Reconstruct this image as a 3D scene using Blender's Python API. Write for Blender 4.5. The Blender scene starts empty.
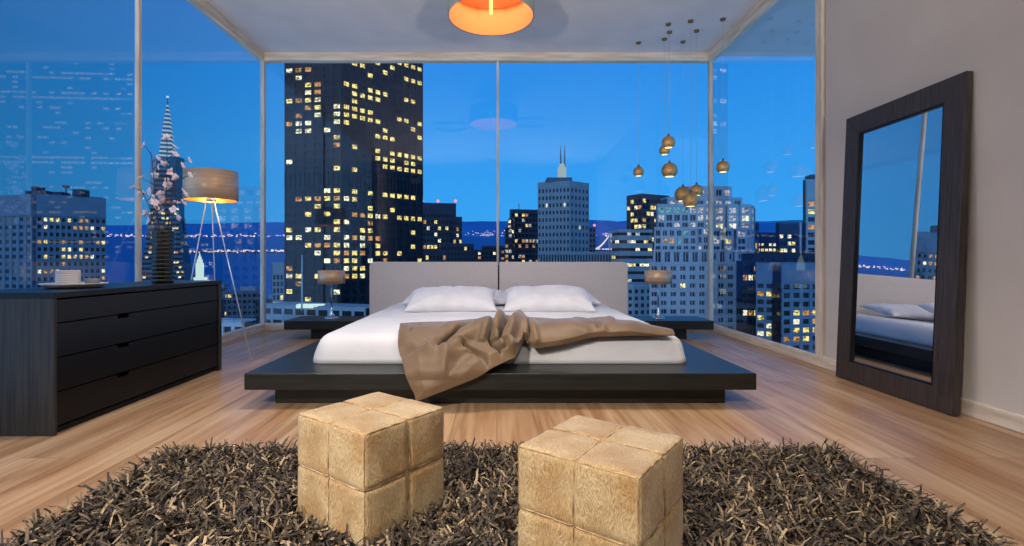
import bpy, math, random
import numpy as np
from mathutils import Vector, Matrix, noise

R = random.Random(7)
scn = bpy.context.scene
col = scn.collection
CX, CY, F, EYE = 497.0, 260.0, 506.0, 0.9      # optical axis and focal length for a 1024x546 frame, eye height


def at(px, py, D):
    return Vector(((px - CX) / F * D, D, EYE + (CY - py) / F * D))


def proj(p):
    return (CX + F * p[0] / p[1], CY - F * (p[2] - EYE) / p[1])


# ------------------------------------------------------------------ materials
def new_mat(name):
    m = bpy.data.materials.new(name)
    m.use_nodes = True
    nt = m.node_tree
    return m, nt, nt.nodes['Principled BSDF']


def node(nt, t, **kw):
    n = nt.nodes.new(t)
    for k, v in kw.items():
        if k in n.inputs:
            n.inputs[k].default_value = v
        else:
            setattr(n, k, v)
    return n


def srgb(r, g, b):
    f = lambda c: (c / 255 / 12.92) if c / 255 <= .04045 else ((c / 255 + .055) / 1.055) ** 2.4
    return (f(r), f(g), f(b), 1)


def plain(name, c, rough=.5, metal=0, spec=.5, sheen=0, coat=0):
    m, nt, b = new_mat(name)
    b.inputs['Base Color'].default_value = c
    b.inputs['Roughness'].default_value = rough
    b.inputs['Metallic'].default_value = metal
    b.inputs['Specular IOR Level'].default_value = spec
    b.inputs['Sheen Weight'].default_value = sheen
    b.inputs['Coat Weight'].default_value = coat
    return m


def ramp(nt, stops):
    r = nt.nodes.new('ShaderNodeValToRGB')
    e = r.color_ramp.elements
    while len(e) < len(stops):
        e.new(.5)
    for i, (p, c) in enumerate(stops):
        e[i].position = p
        e[i].color = c
    return r


def noisy(name, c1, c2, scale=(5, 5, 5), nscale=1.0, rough=.5, metal=0, spec=.5, bump=0, detail=4, lo=.35, hi=.65, sheen=0, bdist=.01):
    """two-tone noise colour and bump in object space"""
    m, nt, b = new_mat(name)
    tc = node(nt, 'ShaderNodeTexCoord')
    mp = node(nt, 'ShaderNodeMapping')
    mp.inputs['Scale'].default_value = scale
    nt.links.new(tc.outputs['Object'], mp.inputs['Vector'])
    nz = node(nt, 'ShaderNodeTexNoise')
    nz.inputs['Scale'].default_value = nscale
    nz.inputs['Detail'].default_value = detail
    nt.links.new(mp.outputs['Vector'], nz.inputs['Vector'])
    rp = ramp(nt, [(lo, c1), (hi, c2)])
    nt.links.new(nz.outputs['Fac'], rp.inputs['Fac'])
    nt.links.new(rp.outputs['Color'], b.inputs['Base Color'])
    b.inputs['Roughness'].default_value = rough
    b.inputs['Metallic'].default_value = metal
    b.inputs['Specular IOR Level'].default_value = spec
    b.inputs['Sheen Weight'].default_value = sheen
    if bump:
        bp = node(nt, 'ShaderNodeBump')
        bp.inputs['Strength'].default_value = bump
        bp.inputs['Distance'].default_value = bdist
        nt.links.new(nz.outputs['Fac'], bp.inputs['Height'])
        nt.links.new(bp.outputs['Normal'], b.inputs['Normal'])
    return m


def emit(name, c, s, vary=False):
    m = bpy.data.materials.new(name)
    m.use_nodes = True
    nt = m.node_tree
    nt.nodes.clear()
    e = nt.nodes.new('ShaderNodeEmission')
    o = nt.nodes.new('ShaderNodeOutputMaterial')
    e.inputs['Color'].default_value = c
    e.inputs['Strength'].default_value = s
    if vary:      # blinds, ceilings and furniture seen through a lit window
        tc = nt.nodes.new('ShaderNodeTexCoord')
        oi = nt.nodes.new('ShaderNodeObjectInfo')
        ad = nt.nodes.new('ShaderNodeVectorMath'); ad.operation = 'ADD'
        sc = nt.nodes.new('ShaderNodeVectorMath'); sc.operation = 'SCALE'; sc.inputs['Scale'].default_value = 40
        cb = nt.nodes.new('ShaderNodeCombineXYZ')
        nt.links.new(oi.outputs['Random'], cb.inputs[0]); nt.links.new(oi.outputs['Random'], cb.inputs[1])
        nt.links.new(cb.outputs[0], sc.inputs[0])
        nt.links.new(tc.outputs['Object'], ad.inputs[0]); nt.links.new(sc.outputs[0], ad.inputs[1])
        nz = nt.nodes.new('ShaderNodeTexNoise'); nz.inputs['Scale'].default_value = 2.2; nz.inputs['Detail'].default_value = 1
        nt.links.new(ad.outputs[0], nz.inputs['Vector'])
        mr = nt.nodes.new('ShaderNodeMapRange')
        mr.inputs['From Min'].default_value = .35; mr.inputs['From Max'].default_value = .6
        mr.inputs['To Min'].default_value = .12 * s; mr.inputs['To Max'].default_value = s
        nt.links.new(nz.outputs['Fac'], mr.inputs['Value'])
        nt.links.new(mr.outputs[0], e.inputs['Strength'])
    nt.links.new(e.outputs[0], o.inputs[0])
    m.cycles.emission_sampling = 'NONE'
    return m


def glass_mat():
    m = bpy.data.materials.new('window_glass')
    m.use_nodes = True
    nt = m.node_tree
    nt.nodes.clear()
    o = nt.nodes.new('ShaderNodeOutputMaterial')
    mix = nt.nodes.new('ShaderNodeMixShader')
    tr = nt.nodes.new('ShaderNodeBsdfTransparent'); tr.inputs['Color'].default_value = (.96, .98, .985, 1)
    gl = nt.nodes.new('ShaderNodeBsdfGlossy'); gl.inputs['Roughness'].default_value = 0.0
    fr = nt.nodes.new('ShaderNodeFresnel'); fr.inputs['IOR'].default_value = 1.5
    ge = nt.nodes.new('ShaderNodeNewGeometry')
    inv = nt.nodes.new('ShaderNodeMath'); inv.operation = 'SUBTRACT'; inv.inputs[0].default_value = 1
    mul = nt.nodes.new('ShaderNodeMath'); mul.operation = 'MULTIPLY'
    m2 = nt.nodes.new('ShaderNodeMath'); m2.operation = 'MULTIPLY'; m2.inputs[1].default_value = 1.7; m2.use_clamp = True
    nt.links.new(ge.outputs['Backfacing'], inv.inputs[1])
    nt.links.new(fr.outputs[0], mul.inputs[0]); nt.links.new(inv.outputs[0], mul.inputs[1])
    nt.links.new(mul.outputs[0], m2.inputs[0]); nt.links.new(m2.outputs[0], mix.inputs[0])
    nt.links.new(tr.outputs[0], mix.inputs[1]); nt.links.new(gl.outputs[0], mix.inputs[2])
    nt.links.new(mix.outputs[0], o.inputs[0])
    return m


def floor_mat():
    m, nt, b = new_mat('oak_floor')
    tc = node(nt, 'ShaderNodeTexCoord')
    sep = node(nt, 'ShaderNodeSeparateXYZ'); cmb = node(nt, 'ShaderNodeCombineXYZ')
    nt.links.new(tc.outputs['Object'], sep.inputs[0])
    nt.links.new(sep.outputs['Y'], cmb.inputs['X']); nt.links.new(sep.outputs['X'], cmb.inputs['Y'])
    br = node(nt, 'ShaderNodeTexBrick')
    br.offset = .37; br.inputs['Scale'].default_value = 1
    br.inputs['Brick Width'].default_value = 2.3; br.inputs['Row Height'].default_value = .24
    br.inputs['Mortar Size'].default_value = .002; br.inputs['Mortar Smooth'].default_value = .2
    br.inputs['Color1'].default_value = (.0, .0, .0, 1); br.inputs['Color2'].default_value = (1, 1, 1, 1)
    br.inputs['Mortar'].default_value = (.5, .5, .5, 1)
    nt.links.new(cmb.outputs[0], br.inputs['Vector'])
    # grain shifted from plank to plank
    off = node(nt, 'ShaderNodeVectorMath', operation='MULTIPLY_ADD')
    off.inputs[1].default_value = (7, 13, 3)
    nt.links.new(br.outputs['Color'], off.inputs[0]); nt.links.new(cmb.outputs[0], off.inputs[2])
    mp = node(nt, 'ShaderNodeMapping'); mp.inputs['Scale'].default_value = (.9, 16, 1)
    nt.links.new(off.outputs[0], mp.inputs[0])
    nz = node(nt, 'ShaderNodeTexNoise'); nz.inputs['Scale'].default_value = 1.3; nz.inputs['Detail'].default_value = 6; nz.inputs['Distortion'].default_value = .6
    nt.links.new(mp.outputs[0], nz.inputs['Vector'])
    mp2 = node(nt, 'ShaderNodeMapping'); mp2.inputs['Scale'].default_value = (.8, 3, 1)
    nt.links.new(off.outputs[0], mp2.inputs[0])
    nz2 = node(nt, 'ShaderNodeTexNoise'); nz2.inputs['Scale'].default_value = 1.1; nz2.inputs['Detail'].default_value = 2
    nt.links.new(mp2.outputs[0], nz2.inputs['Vector'])
    r1 = ramp(nt, [(.28, srgb(154, 120, 89)), (.5, srgb(188, 157, 123)), (.72, srgb(206, 179, 147))])
    nt.links.new(nz.outputs['Fac'], r1.inputs['Fac'])
    r2 = ramp(nt, [(.3, srgb(225, 205, 190)), (.7, srgb(255, 255, 255))])
    nt.links.new(nz2.outputs['Fac'], r2.inputs['Fac'])
    mx = node(nt, 'ShaderNodeMix', data_type='RGBA', blend_type='MULTIPLY'); mx.inputs[0].default_value = 1
    nt.links.new(r1.outputs[0], mx.inputs[6]); nt.links.new(r2.outputs[0], mx.inputs[7])
    r3 = ramp(nt, [(0, srgb(226, 222, 218)), (1, srgb(255, 255, 255))])
    nt.links.new(br.outputs['Color'], r3.inputs['Fac'])
    mx2 = node(nt, 'ShaderNodeMix', data_type='RGBA', blend_type='MULTIPLY'); mx2.inputs[0].default_value = 1
    nt.links.new(mx.outputs[2], mx2.inputs[6]); nt.links.new(r3.outputs[0], mx2.inputs[7])
    mx3 = node(nt, 'ShaderNodeMix', data_type='RGBA', blend_type='MIX'); mx3.inputs[7].default_value = srgb(120, 88, 64)
    nt.links.new(br.outputs['Fac'], mx3.inputs[0]); nt.links.new(mx2.outputs[2], mx3.inputs[6])
    nt.links.new(mx3.outputs[2], b.inputs['Base Color'])
    b.inputs['Roughness'].default_value = .38
    b.inputs['Specular IOR Level'].default_value = .45
    bp = node(nt, 'ShaderNodeBump'); bp.inputs['Strength'].default_value = .08; bp.inputs['Distance'].default_value = .01
    nt.links.new(nz.outputs['Fac'], bp.inputs['Height']); nt.links.new(bp.outputs[0], b.inputs['Normal'])
    return m


def hide_mat():
    m, nt, b = new_mat('cow_hide')
    tc = node(nt, 'ShaderNodeTexCoord')
    n1 = node(nt, 'ShaderNodeTexNoise'); n1.inputs['Scale'].default_value = 7; n1.inputs['Detail'].default_value = 2; n1.inputs['Distortion'].default_value = .3
    nt.links.new(tc.outputs['Object'], n1.inputs['Vector'])
    ad = node(nt, 'ShaderNodeVectorMath', operation='MULTIPLY_ADD')
    ad.inputs[1].default_value = (.09, .09, .09)
    nt.links.new(n1.outputs['Color'], ad.inputs[0]); nt.links.new(tc.outputs['Object'], ad.inputs[2])
    mp = node(nt, 'ShaderNodeMapping'); mp.inputs['Scale'].default_value = (260, 260, 70); mp.inputs['Rotation'].default_value = (.5, .4, .3)
    nt.links.new(ad.outputs[0], mp.inputs[0])
    n2 = node(nt, 'ShaderNodeTexNoise'); n2.inputs['Scale'].default_value = 1; n2.inputs['Detail'].default_value = 3
    nt.links.new(mp.outputs[0], n2.inputs['Vector'])
    r1 = ramp(nt, [(.3, srgb(156, 129, 90)), (.5, srgb(184, 160, 119)), (.72, srgb(208, 187, 148))])
    nt.links.new(n2.outputs['Fac'], r1.inputs['Fac'])
    r2 = ramp(nt, [(.35, srgb(225, 205, 175)), (.65, srgb(255, 255, 255))])
    nt.links.new(n1.outputs['Fac'], r2.inputs['Fac'])
    mx = node(nt, 'ShaderNodeMix', data_type='RGBA', blend_type='MULTIPLY'); mx.inputs[0].default_value = 1
    nt.links.new(r1.outputs[0], mx.inputs[6]); nt.links.new(r2.outputs[0], mx.inputs[7])
    nt.links.new(mx.outputs[2], b.inputs['Base Color'])
    b.inputs['Roughness'].default_value = .55
    b.inputs['Sheen Weight'].default_value = .15
    bp = node(nt, 'ShaderNodeBump'); bp.inputs['Strength'].default_value = .8; bp.inputs['Distance'].default_value = .006
    nt.links.new(n2.outputs['Fac'], bp.inputs['Height']); nt.links.new(bp.outputs[0], b.inputs['Normal'])
    return m


def pile_mat():
    m, nt, b = new_mat('felt_strip_pile')
    ge = node(nt, 'ShaderNodeNewGeometry')
    r = ramp(nt, [(0, srgb(34, 29, 25)), (.35, srgb(58, 49, 41)), (.62, srgb(86, 73, 58)), (.86, srgb(124, 106, 82)), (1, srgb(168, 148, 116))])
    nt.links.new(ge.outputs['Random Per Island'], r.inputs['Fac'])
    nt.links.new(r.outputs[0], b.inputs['Base Color'])
    b.inputs['Roughness'].default_value = .6
    b.inputs['Specular IOR Level'].default_value = .35
    return m


M = {}
M['floor'] = floor_mat()
M['ceiling'] = noisy('ceiling_paint', srgb(205, 203, 205), srgb(212, 210, 212), (3, 3, 3), rough=.9, spec=.1)
M['wall'] = noisy('wall_paint', srgb(196, 188, 181), srgb(202, 195, 188), (2, 2, 2), rough=.85, spec=.15)
M['wall_dark'] = noisy('reflection_dimming_grey', srgb(78, 74, 72), srgb(84, 80, 78), (2, 2, 2), rough=.9, spec=.1)  # unseen rear wall darkened to weaken its reflection in the panes
M['glass'] = glass_mat()
M['trim'] = noisy('pale_oak_trim', srgb(196, 182, 164), srgb(226, 214, 198), (25, 25, 2.5), rough=.5, bump=.05)
M['trim_y'] = noisy('pale_oak_trim_long', srgb(196, 182, 164), srgb(226, 214, 198), (25, 2.5, 25), rough=.5, bump=.05)
M['trim_x'] = noisy('pale_oak_trim_cross', srgb(196, 182, 164), srgb(226, 214, 198), (2.5, 25, 25), rough=.5, bump=.05)
M['wenge'] = noisy('dark_wenge_wood', srgb(20, 23, 23), srgb(33, 35, 33), (3, 50, 50), rough=.38, spec=.4, bump=.06, detail=5)
M['wenge_v'] = noisy('dark_wenge_upright', srgb(32, 31, 28), srgb(54, 51, 46), (60, 60, 2.5), rough=.5, bump=.2, detail=5)
M['drawer'] = noisy('near_black_lacquer', srgb(9, 10, 12), srgb(14, 15, 17), (60, 2, 60), rough=.36, spec=.3, bump=.03)
M['shadowgap'] = plain('black_recess', srgb(12, 12, 13), .8)
M['mirror_frame'] = noisy('dark_brown_frame', srgb(42, 36, 35), srgb(66, 57, 55), (70, 70, 4), rough=.45, bump=.2, detail=5)
M['mirror'] = plain('silvered_mirror', (.86, .87, .88, 1), .0, 1)
M['headboard'] = noisy('taupe_upholstery', srgb(208, 198, 193), srgb(214, 205, 200), (40, 40, 40), rough=.9, bump=.03, sheen=.2)
M['sheet'] = noisy('white_cotton', srgb(208, 208, 212), srgb(218, 218, 222), (3, 3, 3), rough=.85, bump=.12, sheen=.15, bdist=.03)
M['pillow'] = noisy('white_pillow_cotton', srgb(210, 210, 215), srgb(220, 220, 225), (7, 7, 7), rough=.85, bump=.35, sheen=.15, bdist=.02)
M['throw'] = noisy('brown_satin', srgb(104, 83, 61), srgb(118, 95, 71), (6, 6, 6), rough=.5, spec=.3, bump=.1, sheen=.2, bdist=.02)
M['hide'] = hide_mat()
M['seam'] = noisy('hide_edge', srgb(110, 84, 54), srgb(190, 160, 118), (30, 30, 30), rough=.7)
M['pile'] = pile_mat()
M['backing'] = plain('dark_rug_backing', srgb(30, 26, 23), .95)
M['copper'] = noisy('brushed_copper', srgb(206, 168, 132), srgb(226, 190, 154), (2, 2, 80), rough=.36, metal=.3)
M['gold_in'] = plain('gold_lining', srgb(255, 190, 90), .35, .6)
M['chrome'] = plain('chrome', (.75, .76, .78, 1), .12, 1)
M['steel'] = plain('thin_steel_rod', (.75, .76, .8, 1), .3, .6)
M['brass'] = noisy('aged_brass', srgb(190, 138, 82), srgb(224, 176, 116), (8, 8, 8), rough=.36, metal=.5)
M['cord'] = plain('grey_cord', srgb(175, 172, 170), .6)
M['canopy'] = plain('brass_canopy', srgb(120, 100, 60), .4, .6)
M['lampgrey'] = plain('grey_green_shade', srgb(150, 160, 155), .7)
M['lamporange'] = plain('orange_lining', srgb(255, 150, 78), .7)
M['lamptop'] = plain('pale_amber_diffuser', srgb(255, 200, 140), .7)
M['black_ceramic'] = plain('black_glazed_ceramic', srgb(18, 19, 20), .2, spec=.6)
M['stem'] = plain('brown_twig', srgb(58, 46, 42), .7)
M['petal'] = plain('pale_pink_petal', srgb(250, 226, 232), .6, sheen=.2)
M['white_ceramic'] = plain('matt_white_ceramic', srgb(214, 206, 204), .45)
M['grey_ceramic'] = plain('matt_grey_ceramic', srgb(120, 120, 124), .5)
M['bulb'] = emit('lit_bulb', (1, .82, .2, 1), 1.6)
M['diffuser'] = emit('lit_diffuser', (1, .85, .35, 1), 2.0)
M['added_fixture'] = plain('white_metal_ring', srgb(230, 230, 230), .4)
# city
M['water'] = plain('bay_water', (.01, .13, .38, 1), .5, spec=.02)
M['hill'] = noisy('haze_tinted_hill', (.03, .19, .50, 1), (.04, .22, .56, 1), (.004, .004, .004), rough=1, spec=0)  # blue haze of distance painted into the base colour
M['ground'] = plain('city_streets', (.03, .04, .06, 1), .9)
M['conc'] = noisy('pale_concrete', (.27, .32, .37, 1), (.32, .37, .42, 1), (.3, .3, .3), rough=.8, spec=.1)
M['conc_mid'] = noisy('grey_concrete', (.11, .16, .22, 1), (.14, .19, .26, 1), (.3, .3, .3), rough=.8, spec=.1)
M['conc_lt'] = noisy('white_concrete', (.42, .47, .52, 1), (.48, .53, .58, 1), (.3, .3, .3), rough=.8, spec=.1)
M['granite'] = noisy('mauve_granite', (.36, .37, .42, 1), (.43, .435, .48, 1), (.3, .3, .3), rough=.8, spec=.1)
M['darkclad'] = noisy('black_cladding', (.012, .016, .028, 1), (.02, .025, .04, 1), (.3, .3, .3), rough=.6, spec=.2)
M['navyclad'] = noisy('navy_cladding', (.03, .045, .08, 1), (.045, .06, .1, 1), (.3, .3, .3), rough=.6, spec=.2)
M['darkglass'] = plain('dark_window_glass', (.008, .010, .016, 1), .3, spec=.25)
M['blueglass'] = plain('blue_window_glass', (.014, .022, .045, 1), .3, spec=.3)
M['w_yellow'] = emit('lit_window_yellow', (1, .78, .26, 1), 1.5, True)
M['w_white'] = emit('lit_window_white', (1, .93, .62, 1), 1.6, True)
M['w_orange'] = emit('lit_window_orange', (1, .5, .16, 1), .8, True)
M['w_pale'] = emit('lit_window_pale', (.85, .82, .85, 1), .8, True)
M['w_cyan'] = emit('lit_window_cyan', (.25, .75, .9, 1), .6, True)
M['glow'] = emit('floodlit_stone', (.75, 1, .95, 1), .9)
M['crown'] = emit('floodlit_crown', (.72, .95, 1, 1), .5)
M['lights'] = emit('town_light', (1, .82, .75, 1), 1.4)
M['redlight'] = emit('red_beacon', (1, .3, .3, 1), 1.5)
M['cable'] = emit('cable_light', (1, .95, .9, 1), 1.0)


# ------------------------------------------------------------------ mesh builder
class MB:
    def __init__(s):
        s.v = []; s.f = []; s.sm = []

    def add(s, vs, fs, smooth=False):
        o = len(s.v)
        s.v += [tuple(v) for v in vs]
        s.f += [tuple(i + o for i in f) for f in fs]
        s.sm += [smooth] * len(fs)
        return s

    def hexa(s, p):          # p: 4 bottom then 4 top, counter-clockwise
        return s.add(p, [(3, 2, 1, 0), (4, 5, 6, 7), (0, 1, 5, 4), (1, 2, 6, 5), (2, 3, 7, 6), (3, 0, 4, 7)])

    def box(s, x0, x1, y0, y1, z0, z1):
        return s.hexa([(x0, y0, z0), (x1, y0, z0), (x1, y1, z0), (x0, y1, z0), (x0, y0, z1), (x1, y0, z1), (x1, y1, z1), (x0, y1, z1)])

    def prism(s, pts, z0, z1):
        a = sum(pts[i][0] * pts[(i + 1) % len(pts)][1] - pts[(i + 1) % len(pts)][0] * pts[i][1] for i in range(len(pts)))
        if a < 0: pts = pts[::-1]
        n = len(pts)
        vs = [(p[0], p[1], z0) for p in pts] + [(p[0], p[1], z1) for p in pts]
        return s.add(vs, [tuple(range(n - 1, -1, -1)), tuple(range(n, 2 * n))] + [(i, (i + 1) % n, n + (i + 1) % n, n + i) for i in range(n)])

    def tube(s, pts, r, seg=8, caps=True):
        pts = [Vector(p) for p in pts]
        rs = r if isinstance(r, (list, tuple)) else [r] * len(pts)
        vs = []; fs = []
        for i, p in enumerate(pts):
            d = (pts[min(i + 1, len(pts) - 1)] - pts[max(i - 1, 0)]).normalized()
            up = Vector((0, 0, 1)) if abs(d.z) < .9 else Vector((1, 0, 0))
            a = d.cross(up).normalized(); b = a.cross(d).normalized()
            for k in range(seg):
                t = 2 * math.pi * k / seg
                vs.append(p + (a * math.cos(t) + b * math.sin(t)) * rs[i])
        for i in range(len(pts) - 1):
            for k in range(seg):
                fs.append((i * seg + k, i * seg + (k + 1) % seg, (i + 1) * seg + (k + 1) % seg, (i + 1) * seg + k))
        if caps:
            fs.append(tuple(range(seg - 1, -1, -1))); n = (len(pts) - 1) * seg
            fs.append(tuple(range(n, n + seg)))
        return s.add(vs, fs, True)

    def lathe(s, prof, seg=32, c=(0, 0, 0), closed=True, fn=None):
        vs = []; fs = []
        for i, (r, z) in enumerate(prof):
            for k in range(seg):
                t = 2 * math.pi * k / seg
                rr = r * (fn(t, i) if fn else 1)
                vs.append((c[0] + rr * math.cos(t), c[1] + rr * math.sin(t), c[2] + z))
        for i in range(len(prof) - 1):
            for k in range(seg):
                fs.append((i * seg + k, i * seg + (k + 1) % seg, (i + 1) * seg + (k + 1) % seg, (i + 1) * seg + k))
        if closed:
            if prof[0][0] > 1e-4: fs.append(tuple(range(seg - 1, -1, -1)))
            if prof[-1][0] > 1e-4:
                n = (len(prof) - 1) * seg; fs.append(tuple(range(n, n + seg)))
        return s.add(vs, fs, True)

    def build(s, name, mat, parent=None, bevel=0, seg=2, subsurf=0, sharp=True):
        me = bpy.data.meshes.new(name)
        off = Vector((0, 0, 0))
        if parent is not None:
            p = parent
            while p is not None:
                off += p.location; p = p.parent
        me.from_pydata([(v[0] - off.x, v[1] - off.y, v[2] - off.z) for v in s.v], [], s.f)
        me.polygons.foreach_set('use_smooth', s.sm)
        me.materials.append(mat)
        me.update()
        o = bpy.data.objects.new(name, me)
        col.objects.link(o)
        o.parent = parent
        if bevel:
            b = o.modifiers.new('bevel', 'BEVEL'); b.width = bevel; b.segments = seg; b.limit_method = 'ANGLE'
        if subsurf:
            b = o.modifiers.new('sub', 'SUBSURF'); b.levels = b.render_levels = subsurf
        return o


def empty(name, loc, label=None, cat=None, group=None):
    o = bpy.data.objects.new(name, None)
    o.empty_display_size = .1
    o.location = loc
    col.objects.link(o)
    if label: tag(o, label, cat, group)
    return o


def tag(o, label, cat, group=None, kind=None):
    o['label'] = label; o['category'] = cat
    if group: o['group'] = group
    if kind: o['kind'] = kind
    return o


def struct(o, label=None):
    o['kind'] = 'structure'
    if label: o['label'] = label
    return o


def dup(root, loc, label, rotz=None):
    r = root.copy(); col.objects.link(r); r.location = loc; r['label'] = label
    if rotz is not None: r.rotation_euler = (0, 0, rotz)
    for ch in list(root.children):
        c = ch.copy(); col.objects.link(c); c.parent = r
        for g in list(ch.children):
            d = g.copy(); col.objects.link(d); d.parent = c
    return r


# ------------------------------------------------------------------ camera
cd = bpy.data.cameras.new('camera')
cd.sensor_width = 36; cd.lens = F / 1024 * 36
cd.shift_x = (512 - CX) / 1024; cd.shift_y = -(273 - CY) / 1024
cd.clip_start = .05; cd.clip_end = 30000
co = bpy.data.objects.new('camera', cd)
co.location = (0, 0, EYE); co.rotation_euler = (math.pi / 2, 0, 0)
col.objects.link(co)
scn.camera = co

# ------------------------------------------------------------------ room shell
H = 3.55; XL, XR, YB, YF = -3.0, 2.74, 6.5, -2.2
struct(MB().box(XL - .1, XR + .1, YF - .1, YB + .1, -.2, 0).build('floor', M['floor']), 'pale oak plank floor')
struct(MB().box(XL - .15, XR + .15, YF - .1, YB + .12, H, H + .3).build('ceiling', M['ceiling']), 'plain pale grey ceiling')
struct(MB().box(XR, XR + .12, YF, 4.22, 0, H).build('wall_right', M['wall']), 'beige wall behind the leaning mirror')
struct(MB().box(XL - .1, XR + .12, YF - .12, YF, 0, H).build('wall_rear', M['wall_dark']))
struct(MB().box(XL - .12, XL, YF, .4, 0, H).build('wall_left', M['wall']))
# panes
g = .012
wn = 0
for b in ((XL - g, XL, .46, 4.206, .09, H - .1), (XL - g, XL, 4.244, YB - .02, .09, H - .1),
          (XL + .03, -.005, YB, YB + g, .09, H - .1), (.025, XR - .03, YB, YB + g, .09, H - .1),
          (XR, XR + g, 4.33, YB - .02, .09, H - .1)):
    wn += 1
    struct(MB().box(*b).build('window_%d' % wn, M['glass']))
# trims
tn = 0
def trim(mat, *b):
    global tn
    tn += 1
    return struct(MB().box(*b).build('trim_%d' % tn, M[mat], bevel=.004, seg=1))
trim('trim_x', XL - .03, XR + .03, YB - .05, YB + .05, H - .105, H)            # head beams
trim('trim_y', XL - .05, XL + .03, .4, YB - .05, H - .105, H)
trim('trim_y', XR - .05, XR + .05, 4.25, YB - .05, H - .105, H)
trim('trim', XL - .012, XL + .022, 4.205, 4.245, .09, H - .105)                     # left mullion
trim('trim', XL - .04, XL + .03, .40, .46, .09, H - .105)
trim('trim', XL - .03, XL + .022, YB - .03, YB + .03, .09, H - .105)            # corner posts
trim('trim', XR - .022, XR + .03, YB - .03, YB + .03, .09, H - .105)
trim('trim', -.005, .025, YB - .03, YB + .03, .09, H - .105)                    # middle mullion
trim('trim', XR - .02, XR + .06, 4.24, 4.33, .0, H)                             # jamb of the right window
struct(MB().box(XL - .04, XL + .035, .4, YB - .04, 0, .09).build('baseboard_left', M['trim_y'], bevel=.005))
struct(MB().box(XL - .04, XR + .04, YB - .045, YB + .04, 0, .09).build('baseboard_back', M['trim_x'], bevel=.005))
struct(MB().box(XR - .022, XR + .02, YF, YB - .045, 0, .09).build('baseboard_right', M['trim_y'], bevel=.005))
# added slab in place of the ceiling's reflection in the right glass
struct(MB().box(XR + .13, XR + 3.0, 2.0, YB + .1, H + .005, H + .3).build('trim_%d' % (tn + 1), M['ceiling']), 'grey slab outside the right window in place of the reflected ceiling')

# ------------------------------------------------------------------ bed
bx = .02
bed = empty('platform_bed', (bx, 3.05, 0), 'low dark platform bed with a wide ledge and a pale two-panel headboard', 'bed')
W = 1.545
MB().box(bx - W + .13, bx + W - .13, 3.18, 6.0, .0, .118).build('base', M['wenge'], bed, bevel=.003)
pl = MB()
MB().box(bx - W, bx + W, 3.05, 6.08, .116, .216).build('platform', M['wenge'], bed, bevel=.004)
for s in (-1, 1):
    x0, x1 = (bx - 1.555, bx - .008) if s < 0 else (bx + .008, bx + 1.555)
    m = MB()
    # rounded outer top corner
    rr = .06; n = 8
    oc = x0 if s < 0 else x1
    pts = [(x0, .217), (x1, .217)]
    if s < 0:
        pts += [(x1, .878)] + [(x0 + rr - rr * math.sin(t), .878 - rr + rr * math.cos(t)) for t in [math.pi / 2 * i / n for i in range(n + 1)]]
    else:
        pts += [(x1 - rr + rr * math.cos(t), .878 - rr + rr * math.sin(t)) for t in [math.pi / 2 * i / n for i in range(n + 1)]] + [(x0, .878)]
    vs = [(p[0], 6.08, p[1]) for p in pts] + [(p[0], 6.17, p[1]) for p in pts]
    k = len(pts)
    m.add(vs, [tuple(range(k)), tuple(range(2 * k - 1, k - 1, -1))] + [(i, i + k, (i + 1) % k + k, (i + 1) % k) for i in range(k)])
    m.build('headboard_panel', M['headboard'], bed, bevel=.012, seg=3)
MB().box(bx - 1.4, bx + 1.4, 6.17, 6.2, .117, .84).build('headboard_support', M['wenge'], bed)

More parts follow.
